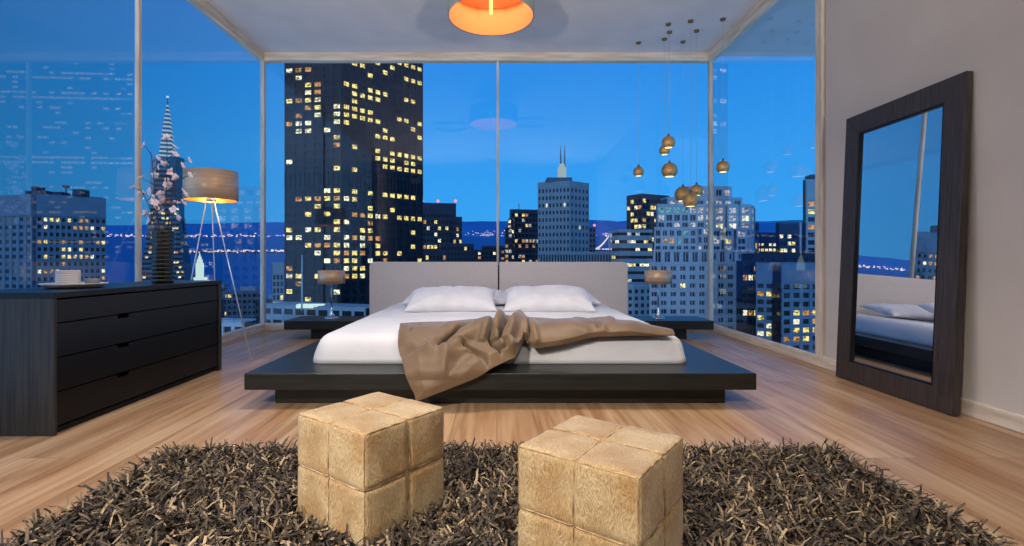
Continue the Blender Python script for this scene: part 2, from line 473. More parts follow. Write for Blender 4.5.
# mattress with fitted sheet
def mattress():
    x0, x1, y0, y1, z0, z1 = bx - 1.262, bx + 1.262, 3.33, 6.07, .217, .405
    cx, cy = (x0 + x1) / 2, (y0 + y1) / 2
    hx, hy = (x1 - x0) / 2, (y1 - y0) / 2
    m = MB(); nx, ny = 120, 120
    # profile rings: skirt up, rounded shoulder, then top in concentric rings
    prof = [(0.0, 0), (.006, .03), (.012, .06), (.019, .09), (.027, .115), (.038, .14), (.054, .160), (.076, .175), (.105, .184), (.15, .189), (.25, .191), (.5, .193), (.85, .194)]
    seg = 240
    vs = []; fs = []
    per = []
    cr = .10
    def rrect(inset, k):
        a, b = hx - inset, hy - inset
        r = max(.02, cr - inset * .3)
        # walk a rounded rectangle evenly
        L = [2 * (a - r), 2 * (b - r)]; arc = math.pi / 2 * r
        tot = 2 * (L[0] + L[1]) + 4 * arc
        d = tot * k / seg
        for side in range(4):
            l = L[side % 2]
            if d < l:
                t = d - l / 2
                return [(t, -b), (a, t), (-t, b), (-a, -t)][side]
            d -= l
            if d < arc:
                th = -math.pi / 2 + side * math.pi / 2 + d / r
                c = [(a - r, -b + r), (a - r, b - r), (-a + r, b - r), (-a + r, -b + r)][side]
                return (c[0] + r * math.cos(th), c[1] + r * math.sin(th))
            d -= arc
        return (-a + r, -b)
    for i, (ins, z) in enumerate(prof):
        for k in range(seg):
            x, y = rrect(ins, k)
            wv = noise.noise(Vector((x * 5 + z * 3, y * 5, z * 4))) * .012 + noise.noise(Vector((x * 16 + 6 * z, y * 16, z * 5 + 3))) * .006
            amp = max(0, 1 - abs(z - .08) / .12)
            nx_, ny_ = x / hx, y / hy
            x += wv * amp * nx_; y += wv * amp * (1 if ny_ > 0 else -1)
            zz = z + (noise.noise(Vector((x * 2.2, y * 2.2, 5))) * .006 + noise.noise(Vector((x * 7, y * 7, 9))) * .002 if z > .15 else 0)
            vs.append((cx + x, cy + y, z0 + zz))
    for i in range(len(prof) - 1):
        for k in range(seg):
            fs.append((i * seg + k, i * seg + (k + 1) % seg, (i + 1) * seg + (k + 1) % seg, (i + 1) * seg + k))
    n = (len(prof) - 1) * seg
    vs.append((cx, cy, z0 + .195))
    for k in range(seg): fs.append((n + k, n + (k + 1) % seg, len(vs) - 1))
    fs.append(tuple(range(seg - 1, -1, -1)))
    return m.add(vs, fs, True)
tag(mattress().build('mattress', M['sheet']), 'thick mattress under a smooth white fitted sheet on the dark bed', 'mattress')

# pillows
def pillow_mesh(w, d, t, seed):
    m = MB(); n = 40
    def pt(u, v, sgn):
        e = (1 - abs(u) ** 3.2) * (1 - abs(v) ** 2.6)
        th = t / 2 * max(0, e) ** .42
        pin = 1 - .075 * (1 - abs(u) ** 2) * abs(v) ** 3
        piu = 1 - .05 * (1 - abs(v) ** 2) * abs(u) ** 3
        x, y = u * w / 2 * piu, v * d / 2 * pin
        wr = noise.noise(Vector((x * 9 + seed, y * 7, seed * 3))) * .014 + noise.noise(Vector((x * 26, y * 20 + seed, seed))) * .005
        rad = math.sqrt(u * u + v * v)
        wr += .008 * math.sin(14 * math.atan2(v, u) + seed) * max(0, rad - .55)
        z = sgn * th * (1 if sgn > 0 else .75)
        if sgn > 0: z += wr * min(1, e * 3)
        # limp corners droop
        z -= .02 * max(0, abs(u) * abs(v) - .6)
        return (x, y, z)
    vs = []; idx = {}
    for sgn in (1, -1):
        for i in range(n + 1):
            for j in range(n + 1):
                u, v = -math.cos(math.pi * i / n), -math.cos(math.pi * j / n)
                if sgn < 0 and (i in (0, n) or j in (0, n)):
                    idx[(sgn, i, j)] = idx[(1, i, j)]; continue
                idx[(sgn, i, j)] = len(vs); vs.append(pt(u, v, sgn))
    fs = []
    for sgn in (1, -1):
        for i in range(n):
            for j in range(n):
                q = [idx[(sgn, i, j)], idx[(sgn, i + 1, j)], idx[(sgn, i + 1, j + 1)], idx[(sgn, i, j + 1)]]
                fs.append(tuple(q if sgn > 0 else q[::-1]))
    return m.add(vs, fs, True)

def pillow(w, d, t, seed, loc, rot, label):
    o = pillow_mesh(w, d, t, seed).build('pillow', M['pillow'])
    o.location = loc; o.rotation_euler = [math.radians(a) for a in rot]
    return tag(o, label, 'pillow', 'white pillows at the head of the bed')
pillow(.86, .56, .20, 1.3, (-.44, 5.00, .505), (15, 0, 1.5), 'plump white pillow lying in front on the half of the bed toward the dresser')
pillow(.86, .56, .205, 4.1, (.50, 5.00, .508), (16, 0, -2), 'plump white pillow lying in front on the half of the bed toward the mirror')
pillow(1.10, .54, .17, 7.7, (-.45, 5.60, .488), (8, 0, -1), 'flatter white pillow behind the front pillow on the dresser side')
pillow(1.10, .54, .15, 9.2, (.55, 5.60, .478), (6, 0, 1), 'flatter white pillow behind the front pillow on the mirror side')

# ------------------------------------------------------------------ throw blanket
def throw():
    ztop = .425
    back = [(0, 400, 326.5), (.04, 408, 325.5), (.1, 418, 325), (.25, 445, 324), (.4, 475, 321.5), (.5, 497, 319.5), (.58, 511, 319), (.63, 520, 317.5), (.68, 528, 319.5), (.78, 555, 321.5), (.87, 590, 320), (.93, 630, 323), (1, 672, 332)]
    front = [(0, 417, 400), (.1, 432, 394), (.25, 457, 385), (.4, 485, 375), (.5, 503, 368.5), (.56, 514, 364), (.60, 519, 354), (.63, 523, 342), (.655, 529, 345), (.69, 534, 351), (.78, 562, 346), (.87, 595, 339), (.93, 630, 338), (1, 674, 337.5)]
    def lerp(tab, u):
        for a, b in zip(tab, tab[1:]):
            if u <= b[0]:
                t = (u - a[0]) / (b[0] - a[0]); return (a[1] + (b[1] - a[1]) * t, a[2] + (b[2] - a[2]) * t)
        return tab[-1][1:]
    # what the cloth lies on: mattress top, then down its front to the ledge, then over the ledge
    Yf, Ys = 3.37, 3.035
    key = [(9, ztop), (5.5, ztop), (3.9, ztop), (3.55, ztop), (3.43, ztop), (3.36, .413), (3.31, .375), (3.255, .315), (3.17, .262), (3.09, .238), (3.04, .215), (3.022, .17), (3.018, .11), (3.018, .04), (3.018, -.1)]
    def cr_(a, b, c, d, t): return .5 * ((2 * b) + (c - a) * t + (2 * a - 5 * b + 4 * c - d) * t * t + (3 * b - a - 3 * c + d) * t ** 3)
    prof = []
    for q in range(len(key) - 1):
        k4 = [key[max(0, min(len(key) - 1, q + o))] for o in (-1, 0, 1, 2)]
        for t in range(10):
            prof.append(tuple(cr_(*(k[c] for k in k4), t / 10) for c in (0, 1)))
    nor = []
    for q in range(len(prof)):
        A, B = prof[max(0, q - 3)], prof[min(len(prof) - 1, q + 3)]
        nor.append(Vector((0, -(A[1] - B[1]), A[0] - B[0])).normalized())
    def support(px, py):
        k = (py - CY) / F
        for q in range(len(prof) - 1):
            (ya, za), (yb, zb) = prof[q], prof[q + 1]
            fa, fb = za - (EYE - k * ya), zb - (EYE - k * yb)
            if fa * fb <= 0 and fa != fb:
                t = fa / (fa - fb)
                Y = ya + (yb - ya) * t; Z = za + (zb - za) * t
                return Vector(((px - CX) / F * Y, Y, Z)), nor[q].lerp(nor[q + 1], t)
        Y = 3.018
        return Vector(((px - CX) / F * Y, Y, EYE - k * Y)), Vector((0, -1, 0))
    creases = [  # polyline, width px, height
        ([(503, 321), (480, 327), (460, 335), (449, 346), (441, 360)], 5.0, -.05),
        ([(497, 317), (470, 325), (448, 333), (436, 348), (430, 362)], 6.5, .045),
        ([(500, 329), (480, 334), (465, 342), (456, 356), (447, 368)], 8, .05),
        ([(500, 325), (491, 335), (488, 346), (493, 357), (499, 362)], 4.0, -.05),
        ([(497, 328), (485, 340), (482, 350)], 4.5, .035),
        ([(503, 326), (496, 336), (496, 347), (503, 358)], 2.6, .05),
        ([(514, 328), (505, 334), (500, 341), (501, 350)], 4.2, -.055),
        ([(520, 320), (514, 332), (508, 346), (512, 358)], 5.0, .06),
        ([(522, 318), (508, 323), (500, 326)], 3.5, .05),
        ([(526, 325), (529, 336), (527, 346)], 2.6, -.04),
        ([(524, 318), (533, 330), (536, 345)], 4, .03),
        ([(588, 320), (594, 327), (598, 333)], 3.0, -.04),
        ([(576, 322), (590, 330), (602, 334)], 4.5, .025),
        ([(592, 319), (606, 323), (612, 328)], 4, .04),
        ([(545, 326), (570, 330), (585, 336)], 6, .015),
        ([(405, 338), (412, 355), (425, 364), (445, 366)], 6, .02),
        ([(400, 327), (408, 331)], 4, .03), ([(412, 334), (420, 328)], 2.5, -.02),
        ([(465, 357), (478, 366), (486, 370)], 3.5, -.025),
        ([(462, 352), (470, 360)], 4, .025), ([(450, 373), (470, 366)], 4, -.014),
    ]
    def dist(p, poly):
        best = 1e9
        for (ax, ay), (bx_, by) in zip(poly, poly[1:]):
            dx, dy = bx_ - ax, by - ay
            t = max(0, min(1, ((p[0] - ax) * dx + (p[1] - ay) * dy) / (dx * dx + dy * dy)))
            d = math.hypot(p[0] - ax - dx * t, p[1] - ay - dy * t)
            if d < best: best, bq = d, (ax + dx * t, ay + dy * t)
        return best, bq[0], bq[1]
    nu, nv = 400, 150
    vs = []; fs = []
    for i in range(nu + 1):
        u = i / nu
        b = lerp(back, u); f = lerp(front, u)
        for j in range(nv + 1):
            v = j / nv
            px = b[0] + (f[0] - b[0]) * v; py = b[1] + (f[1] - b[1]) * v
            px -= 7 * math.sin(math.pi * min(1, v * 1.1)) * max(0, 1 - u / .15)       # bowed left edge
            near = []
            mx_ = my_ = 0.0
            for poly, w, a in creases:
                w *= .8
                if not (min(q[0] for q in poly) - 3 * w < px < max(q[0] for q in poly) + 3 * w and min(q[1] for q in poly) - 3 * w < py < max(q[1] for q in poly) + 3 * w): continue
                d, qx, qy = dist((px, py), poly)
                if d > 3 * w: continue
                near.append((d, w, a))
                if a < -.03 and d > .01:        # lips of a deep fold close over it
                    k = .4 * w * math.exp(-((d - 1.25 * w) / (.45 * w)) ** 2) / d * min(1, v * 6) * min(1, (1 - v) * 8)
                    mx_ += (qx - px) * k; my_ += (qy - py) * k
            px += mx_; py += my_
            P, n = support(px, py)
            vv = min(1, v * 2.2); vv = vv * vv * (3 - 2 * vv)
            h = .022 + .072 * vv * (1 - .75 * max(0, min(1, (py - 366) / 14))) * (1 if u < .66 else .35)
            for d, w, a in near:
                h += a * (1.9 if a < 0 else .8) * (math.exp(-(d / w) ** 4) if a < 0 else math.exp(-(d / w) ** 2)) * (.25 + .75 * min(1, v * 4))
            h += noise.noise(Vector((px * .045, py * .07, 2))) * .012
            e = min(1, min(v, 1 - v) * 10, u * 14, (1 - u) * 14)
            h = .012 + (h - .012) * (.35 + .65 * e)
            h = max(h, .012)
            if u > .9:                                     # slips down the far side of the mattress
                over = max(0, P.x - (bx + 1.21))
                P.z -= over * 1.2
            vs.append(P + n * h)
    for i in range(nu):
        for j in range(nv):
            a = i * (nv + 1) + j
            fs.append((a, a + 1, a + nv + 2, a + nv + 1))
    o = MB().add(vs, fs, True).build('throw_blanket', M['throw'])
    s = o.modifiers.new('cloth', 'SOLIDIFY'); s.thickness = .006; s.offset = 1
    return tag(o, 'rumpled brown satin throw spilling over the front edge of the bed', 'blanket')
throw()

# ------------------------------------------------------------------ nightstands and lamps
def nightstand():
    t = empty('nightstand', (-1.985, 5.9, 0), 'low dark nightstand with floating slab top on the dresser side of the bed', 'nightstand', 'nightstands beside the bed')
    MB().box(-2.39, -1.53, 5.67, 6.18, .117, .217).build('top', M['wenge'], t, bevel=.004)
    MB().box(-2.12, -1.53, 5.76, 6.14, 0, .117).build('base', M['wenge'], t, bevel=.003)
    return t
ns = nightstand()
n2 = dup(ns, (2.025, 5.9, 0), 'low dark nightstand with floating slab top on the mirror side of the bed')
n2.rotation_euler = (0, 0, 0)
n2.scale = (-1, 1, 1)

def bedside_lamp(loc):
    t = empty('table_lamp', loc, 'copper drum table lamp on the nightstand in front of the dark tower', 'lamp', 'table lamps on the nightstands')
    x, y, z = loc
    MB().lathe([(.0, 0), (.085, 0), (.085, .006), (.06, .014), (.035, .03), (.02, .06), (.012, .1), (.009, .13)], 32, loc).build('base', M['chrome'], t)
    MB().tube([(x, y, z + .12), (x, y, z + .47)], .008, 12).build('pole', M['chrome'], t)
    sh = MB().lathe([(.15, .405), (.155, .405), (.155, .562), (.15, .562), (.15, .405)], 48, loc, closed=False).build('lamp_shade', M['copper'], t)
    MB().lathe([(.0, .44), (.022, .445), (.028, .47), (.02, .50), (.0, .51)], 16, loc).build('bulb', M['grey_ceramic'], t)
    s = MB()
    for k in range(3):
        a = k * 2 * math.pi / 3
        s.tube([(x, y, z + .47), (x + .15 * math.cos(a), y + .15 * math.sin(a), z + .5)], .003, 6)
    s.build('shade_holder', M['chrome'], t)
    return t
l1 = bedside_lamp((-1.945, 5.95, .217))
dup(l1, (1.895, 5.95, .217), 'copper drum table lamp on the nightstand in front of the stepped stone building')

# ------------------------------------------------------------------ dresser
def dresser():
    X0, X1, Y0, Y1, Z = -2.80, -2.26, 2.583, 4.155, .733
    t = empty('dresser', ((X0 + X1) / 2, (Y0 + Y1) / 2, 0), 'long black four-drawer dresser along the left window', 'dresser')
    MB().box(X0, X1, Y0, Y0 + .016, .0, Z - .0305).build('side_panel', M['wenge_v'], t, bevel=.002)
    MB().box(X0, X1, Y1 - .045, Y1, .0, Z - .0305).build('side_panel', M['wenge_v'], t, bevel=.002)
    MB().box(X0, X1, Y0, Y1, Z - .03, Z).build('top', M['drawer'], t, bevel=.002)
    MB().box(X0, X0 + .02, Y0 + .017, Y1 - .045, .03, Z - .031).build('back_panel', M['drawer'], t)
    MB().box(X0 + .02, X1 - .045, Y0 + .017, Y1 - .046, .03, .045).build('bottom_panel', M['shadowgap'], t)
    MB().box(X0 + .05, X1 - .03, Y0 + .017, Y1 - .046, 0, .03).build('plinth', M['shadowgap'], t)
    zs = [.046, .222, .399, .577, Z - .032]
    ya, yb = Y0 + .019, Y1 - .048
    yn = Y0 + (Y1 - Y0) * .31
    for i in range(4):
        z0, z1 = zs[i], zs[i + 1] - .007
        d = MB()
        xa, xb = X1 - .035, X1 - .008
        if i < 3:    # finger notch cut from the upper edge
            d.box(xa, xb, ya, yn - .045, z0, z1); d.box(xa, xb, yn - .045, yn + .045, z0, z1 - .022); d.box(xa, xb, yn + .045, yb, z0, z1)
        else:
            d.box(xa, xb, ya, yb, z0, z1)
        dr = d.build('drawer', M['drawer'], t)
        MB().box(X0 + .03, xa - .001, ya + .01, yb - .01, z0 + .01, z1 - .04).build('drawer_box', M['shadowgap'], dr)
    return t
dresser()
TOP = .733

# tray and crockery
tx, ty = -2.545, 3.05
tr = MB().lathe([(0, 0), (.115, 0), (.14, .006), (.163, .022), (.166, .027), (.161, .028), (.137, .013), (.0, .010)], 56, (tx, ty, TOP + .001)).build('serving_plate', M['white_ceramic'])
tag(tr, 'wide shallow white plate on the dresser top', 'plate')
cp = empty('coffee_pot', (tx - .04, ty, TOP + .0115), 'squat ribbed white pot standing on the wide plate', 'pot')
prof = [(0, 0), (.053, 0), (.058, .004)]
for k in range(6): prof += [(.060, .008 + k * .0135), (.060, .016 + k * .0135), (.0578, .0185 + k * .0135)]
prof += [(.060, .089), (.059, .093), (.053, .094), (.051, .090)]
MB().lathe(prof + [(.051, .02), (0, .018)], 40, (tx - .04, ty, TOP + .0115)).build('body', M['white_ceramic'], cp)
MB().lathe([(0, 0), (.050, 0), (.049, .008), (0, .01)], 32, (tx - .04, ty, TOP + .0115 + .078)).build('lid', M['white_ceramic'], cp)
bw = MB().lathe([(0, 0), (.034, 0), (.036, .004), (.037, .042), (.034, .043), (.032, .008), (0, .006)], 36, (tx + .062, ty + .055, TOP + .0115)).build('small_bowl', M['grey_ceramic'])
tag(bw, 'small grey bowl beside the white pot on the wide plate', 'bowl')

# vase and branches
vx, vy = -2.43, 3.68
prof = [(0, 0), (.060, 0)]
for k in range(13):
    z = k * .0292
    prof += [(.0655, z + .002), (.068, z + .007), (.070, z + .0145), (.068, z + .022), (.0655, z + .027)]
prof += [(.060, .385), (.054, .385), (.052, .37), (.050, .05), (0, .04)]
vz = MB().lathe(prof, 64, (vx, vy, TOP + .001), fn=lambda t, i: 1 + .018 * math.cos(16 * t)).build('vase', M['black_ceramic'])
tag(vz, 'tall black ribbed vase on the dresser in front of the pyramid tower', 'vase')

def branch(tip, bend, nbl, seed, label):
    r = random.Random(seed)
    base = Vector((vx + (r.random() - .5) * .02, vy + (r.random() - .5) * .02, TOP + .05))
    tip = Vector(tip)
    ctl = (base + tip) / 2 + Vector(bend)
    # keep the lower part inside the vase mouth
    pts = []
    for k in range(15):
        t = k / 14
        pts.append(base * (1 - t) ** 2 + ctl * 2 * t * (1 - t) + tip * t * t)
    br = empty('blossom_branch', base, label, 'branch', 'blossom branches in the black vase')
    MB().tube(pts, [.0055 - .0038 * k / 14 for k in range(15)], 7).build('stem', M['stem'], br)
    for k in range(nbl):
        t = .42 + .58 * (k + .5) / nbl
        q = base * (1 - t) ** 2 + ctl * 2 * t * (1 - t) + tip * t * t
        a = r.random() * 6.28
        side = Vector((math.cos(a) * 1.0, math.sin(a) * .7, .25 + r.random() * .4)).normalized()
        L = .03 + r.random() * .07
        e = q + side * L
        tw = MB().tube([q, q + side * L * .5 + Vector((0, 0, .006)), e], [.003, .0024, .0018], 5).build('twig', M['stem'], br)
        m = MB()
        nrm = (side + Vector((r.random() - .5, r.random() - .5, r.random() - .5))).normalized()
        u = nrm.orthogonal().normalized(); w = nrm.cross(u)
        for p in range(5):
            th = p * 2 * math.pi / 5 + a
            d = u * math.cos(th) + w * math.sin(th)
            s2 = nrm.cross(d)
            sz = .014 + r.random() * .008
            c = e + d * sz * .75 + nrm * .007
            # cupped petal
            ring = []
            for q2 in range(8):
                al = q2 * math.pi / 4
                ring.append(c + d * math.cos(al) * sz * .8 + s2 * math.sin(al) * sz * .62 + nrm * (.006 * math.cos(al) + .003 * math.sin(al) ** 2))
            m.add([c - nrm * .002] + ring, [(0, 1 + q2, 1 + (q2 + 1) % 8) for q2 in range(8)], True)
        o = m.build('blossom', M['petal'], tw)
        s_ = o.modifiers.new('thick', 'SOLIDIFY'); s_.thickness = .002
Y_ = vy
branch(at(167, 139, Y_), (.02, 0, .1), 8, 3, 'tallest blossom branch, rising straight above the black vase')
branch(at(151, 152, Y_ + .02), (-.01, 0, .12), 8, 5, 'tall blossom branch leaning toward the pale left mullion')
branch(at(183, 177, Y_ - .03), (.0, 0, .16), 8, 8, 'blossom branch leaning right toward the floor lamp shade')
branch(at(141, 190, Y_ + .03), (.03, 0, .16), 7, 13, 'blossom branch reaching lowest and furthest left from the vase')
branch(at(176, 160, Y_ + .04), (.0, .02, .12), 8, 21, 'blossom branch between the tallest one and the one leaning right')

# ------------------------------------------------------------------ floor lamp
fx, fy = -2.70, 4.78
fl = empty('floor_lamp', (fx, fy, 0), 'tripod floor lamp with a lit copper drum shade by the left window', 'lamp')
sh = MB().lathe([(.224, 1.462), (.230, 1.462), (.230, 1.735), (.224, 1.735)], 64, (fx, fy, 0), closed=False).build('lamp_shade', M['copper'], fl)
MB().lathe([(.2235, 1.464), (.2235, 1.733)], 64, (fx, fy, 0), closed=False).build('shade_lining', M['gold_in'], sh)
hub = Vector((fx, fy, 1.44))
for ft in ((-2.185, 4.50, 0), (-2.93, 4.62, 0), (-2.83, 5.12, 0)):
    d = (Vector(ft) - hub)
    st = hub + Vector((d.x, d.y, 0)).normalized() * .035
    MB().tube([st + Vector((0, 0, .04)), (ft[0], ft[1], .004)], .0055, 8).build('leg', M['steel'], fl)
MB().lathe([(0, 0), (.045, 0), (.045, .02), (.02, .03), (.02, .10), (0, .10)], 24, (fx, fy, 1.455)).build('hub', M['steel'], fl)
MB().lathe([(0, 0), (.02, .005), (.042, .05), (.042, .075), (.02, .11), (0, .115)], 24, (fx, fy, 1.545)).build('bulb', M['bulb'], fl)
s = MB()
for k in range(3):
    a = k * 2.094 + .4
    s.tube([(fx, fy, 1.54), (fx + .224 * math.cos(a), fy + .224 * math.sin(a), 1.60)], .003, 6)
s.build('shade_holder', M['steel'], fl)

# ------------------------------------------------------------------ ceiling drum lamp
dx, dy, dz = -.055, 4.65, 3.135
dl = empty('pendant_lamp', (dx, dy, dz), 'large grey drum pendant lamp with glowing orange inside', 'lamp')
sh = MB().lathe([(.385, 0), (.397, 0), (.397, .27), (.385, .27)], 72, (dx, dy, dz), closed=False).build('lamp_shade', M['lampgrey'], dl)
MB().lathe([(.384, .001), (.384, .269)], 72, (dx, dy, dz), closed=False).build('shade_lining', M['lamporange'], sh)
MB().lathe([(0, .262), (.383, .262), (.383, .268), (0, .268)], 64, (dx, dy, dz)).build('top_diffuser', M['lamptop'], dl)
MB().lathe([(0, .02), (.012, .022), (.017, .04), (.017, .20), (.010, .215), (.010, .26)], 20, (dx, dy, dz)).build('bulb', M['bulb'], dl)
MB().tube([(dx, dy, dz + .268), (dx, dy, H)], .008, 8).build('cord', M['cord'], dl)
MB().lathe([(0, -.03), (.05, -.028), (.06, -.001), (0, -.001)], 24, (dx, dy, H)).build('ceiling_canopy', M['lampgrey'], dl)

# ------------------------------------------------------------------ brass globes
def globe(loc, r, label):
    x, y, z = loc
    t = empty('globe_pendant', (x, y, z), label, 'pendant light', 'brass globe pendants over the mirror side nightstand')
    prof = []
    n = 20
    for k in range(n + 1):
        a = math.radians(-52 + (90 + 52) * k / n)
        prof.append((max(1e-5, r * math.cos(a)), r * math.sin(a)))
    prof[-1] = (.006, r)
    inner = [(max(.004, p[0] - .004), p[1] - (.003 if i > n // 2 else 0)) for i, p in enumerate(prof)][::-1]
    MB().lathe(prof + inner, 36, loc, closed=False).build('globe', M['brass'], t)
    zb = -r * math.sin(math.radians(52))
    MB().lathe([(0, zb - .004), (r * .56, zb + .001), (r * .56, zb + .006), (0, zb + .006)], 28, loc).build('diffuser', M['diffuser'], t)
    MB().lathe([(.012, r - .002), (.012, r + .018), (.004, r + .024)], 12, loc).build('cap', M['canopy'], t)
    MB().tube([(x, y, z + r), (x, y, H)], .0013, 6).build('cord', M['cord'], t)
    MB().lathe([(0, -.022), (.026, -.020), (.03, -.001), (0, -.001)], 20, (x, y, H)).build('ceiling_canopy', M['canopy'], t)
for (px, py, rp, ym, lab) in (
        (638.5, 171.8, 5.3, 42.3, 'small brass globe pendant hanging alone furthest left of its cluster'),
        (668.4, 142.5, 6.6, 23.6, 'brass globe pendant hanging highest of all the globes'),
        (664.5, 150.4, 5.3, 38.5, 'small brass globe pendant tucked just behind the highest globe'),
        (669.5, 170.4, 7.9, 31.5, 'large brass globe pendant hanging alone below the two highest globes'),
        (683.0, 194.5, 8.2, 41.3, 'brass globe pendant at the left of the low bunch of three'),
        (690.6, 200.2, 7.8, 20.5, 'brass globe pendant hanging lowest, in front of the low bunch'),
        (696.6, 190.6, 6.1, 30.3, 'smaller brass globe pendant at the right of the low bunch of three'),
        (723.0, 167.0, 6.4, 18.5, 'brass globe pendant hanging alone furthest right, against the right window')):
    Y = (H - EYE) * F / (CY - ym)
    globe(tuple(at(px, py, Y)), rp * Y / F, lab)

# ------------------------------------------------------------------ leaning mirror
def mirror():
    hw, hh = .5, 1.985       # half width, height along the lean
    t = empty('leaning_mirror', (2.66, 3.40, 0), 'tall dark framed mirror leaning against the beige wall', 'mirror')
    # local frame: x = thickness (front at 0, back at +.04), y = along wall, z = up
    def fr(y0, y1, z0, z1, x0=0, x1=.042): return (x0, x1, y0, y1, z0, z1)
    b = .14
    w = [[(-hw, 0), (hw, 0), (hw - b, b), (-hw + b, b)], [(hw, 0), (hw, hh), (hw - b, hh - b), (hw - b, b)],
         [(hw, hh), (-hw, hh), (-hw + b, hh - b), (hw - b, hh - b)], [(-hw, hh), (-hw, 0), (-hw + b, b), (-hw + b, hh - b)]]
    m = MB()
    for q in w:
        vs = [(0, p[0], p[1]) for p in q] + [(.042, p[0], p[1]) for p in q]
        m.add(vs, [(3, 2, 1, 0), (4, 5, 6, 7), (0, 1, 5, 4), (1, 2, 6, 5), (2, 3, 7, 6), (3, 0, 4, 7)])
    def put(mb, name, mat, bevel=0):
        o = mb.build(name, mat, None, bevel=bevel)
        o.parent = t
        return o
    put(m, 'frame', M['mirror_frame'], .003)
    lip = MB()
    c = .012
    for q in ((-hw + b, hw - b, b, b + c), (-hw + b, hw - b, hh - b - c, hh - b), (-hw + b, -hw + b + c, b + c, hh - b - c), (hw - b - c, hw - b, b + c, hh - b - c)):
        lip.box(.004, .02, *q)
    put(lip, 'inner_lip', M['drawer'])
    put(MB().box(.018, .022, -hw + b, hw - b, b, hh - b), 'mirror_glass', M['mirror'])
    put(MB().box(.0225, .041, -hw + b, hw - b, b, hh - b), 'back_panel', M['shadowgap'])
    t.location = (2.612, 3.405, .004)
    t.rotation_euler = (0, math.radians(2.4), 0)
    return t
mirror()

# ------------------------------------------------------------------ ottomans
OT = [((-.445, 1.805), 36.5), ((.312, 1.497), 36.5)]
def ottoman(loc, ang):
    a = .182; z0, z1 = .006, .367
    t = empty('cube_ottoman', (loc[0], loc[1], z0), 'tan hide cube ottoman on the rug, the one further back toward the dresser', 'ottoman', 'cube ottomans on the shag rug')
    h = (z1 - z0)
    m = MB(); n = 48
    def sh(u, v):      # panel puffing with sewn valleys down the middle
        g = .0
        for c in (u, v):
            g -= .007 * math.exp(-(c / .045) ** 2)
        puff = .005 * (1 - u ** 4) * (1 - v ** 4)
        return g + puff
    axes = [((1, 0, 0), (0, 1, 0), (0, 0, 1)), ((-1, 0, 0), (0, -1, 0), (0, 0, 1)), ((0, 1, 0), (-1, 0, 0), (0, 0, 1)), ((0, -1, 0), (1, 0, 0), (0, 0, 1)), ((0, 0, 1), (1, 0, 0), (0, 1, 0)), ((0, 0, -1), (-1, 0, 0), (0, 1, 0))]
    hz = h / 2
    cc = Vector((0, 0, hz))
    S = Vector((a, a, hz))
    rot = Matrix.Rotation(math.radians(-ang), 3, 'Z')
    O = Vector((loc[0], loc[1], z0))
    def world(p): return O + rot @ p
    r = .014
    def surf(N, U, V, u, v, extra=0):
        N, U, V = Vector(N), Vector(U), Vector(V)
        p = N + U * u + V * v
        p = Vector((p.x * S.x, p.y * S.y, p.z * S.z))
        q = Vector((max(-S.x + r, min(S.x - r, p.x)), max(-S.y + r, min(S.y - r, p.y)), max(-S.z + r, min(S.z - r, p.z))))
        d = (p - q).normalized()
        p2 = q + d * r
        wob = noise.noise(Vector((p.x * 12, p.y * 12, p.z * 12 + ang))) * .0025
        return world(cc + p2 + N * (sh(u, v) + wob + extra))
    for N, U, V in axes:
        vs = [surf(N, U, V, -1 + 2 * i / n, -1 + 2 * j / n) for i in range(n + 1) for j in range(n + 1)]
        fs = [(i * (n + 1) + j, (i + 1) * (n + 1) + j, (i + 1) * (n + 1) + j + 1, i * (n + 1) + j + 1) for i in range(n) for j in range(n)]
        m.add(vs, fs, True)
    m.build('body', M['hide'], t)
    # raised raw edges along each middle seam, a little wavy
    s = MB()
    for k, (N, U, V) in enumerate(axes[:5]):
        for q in range(2):
            pts = []
            for i in range(33):
                w_ = -1 + 2 * i / 32
                off = .012 + .016 * math.sin(3 * w_ + k + q)
                u, v = (w_, off) if q == 0 else (off, w_)
                pts.append(surf(N, U, V, u * .985, v, .0012))
            s.tube(pts, .0028, 6)
    s.build('seam', M['seam'], t)
    e = MB()
    for k, (N, U, V) in enumerate(axes[:4]):
        e.tube([surf(N, U, V, -.985 + 1.97 * i / 24, .985, .000) for i in range(25)], .0026, 6)
        e.tube([surf(N, U, V, .985, -.985 + 1.97 * i / 24, .000) for i in range(25)], .0022, 6)
    e.build('edge_piping', M['seam'], t)
    return t
o1 = ottoman(*OT[0])
dup(o1, (OT[1][0][0], OT[1][0][1], .006), 'tan hide cube ottoman on the rug, the nearer one toward the mirror')

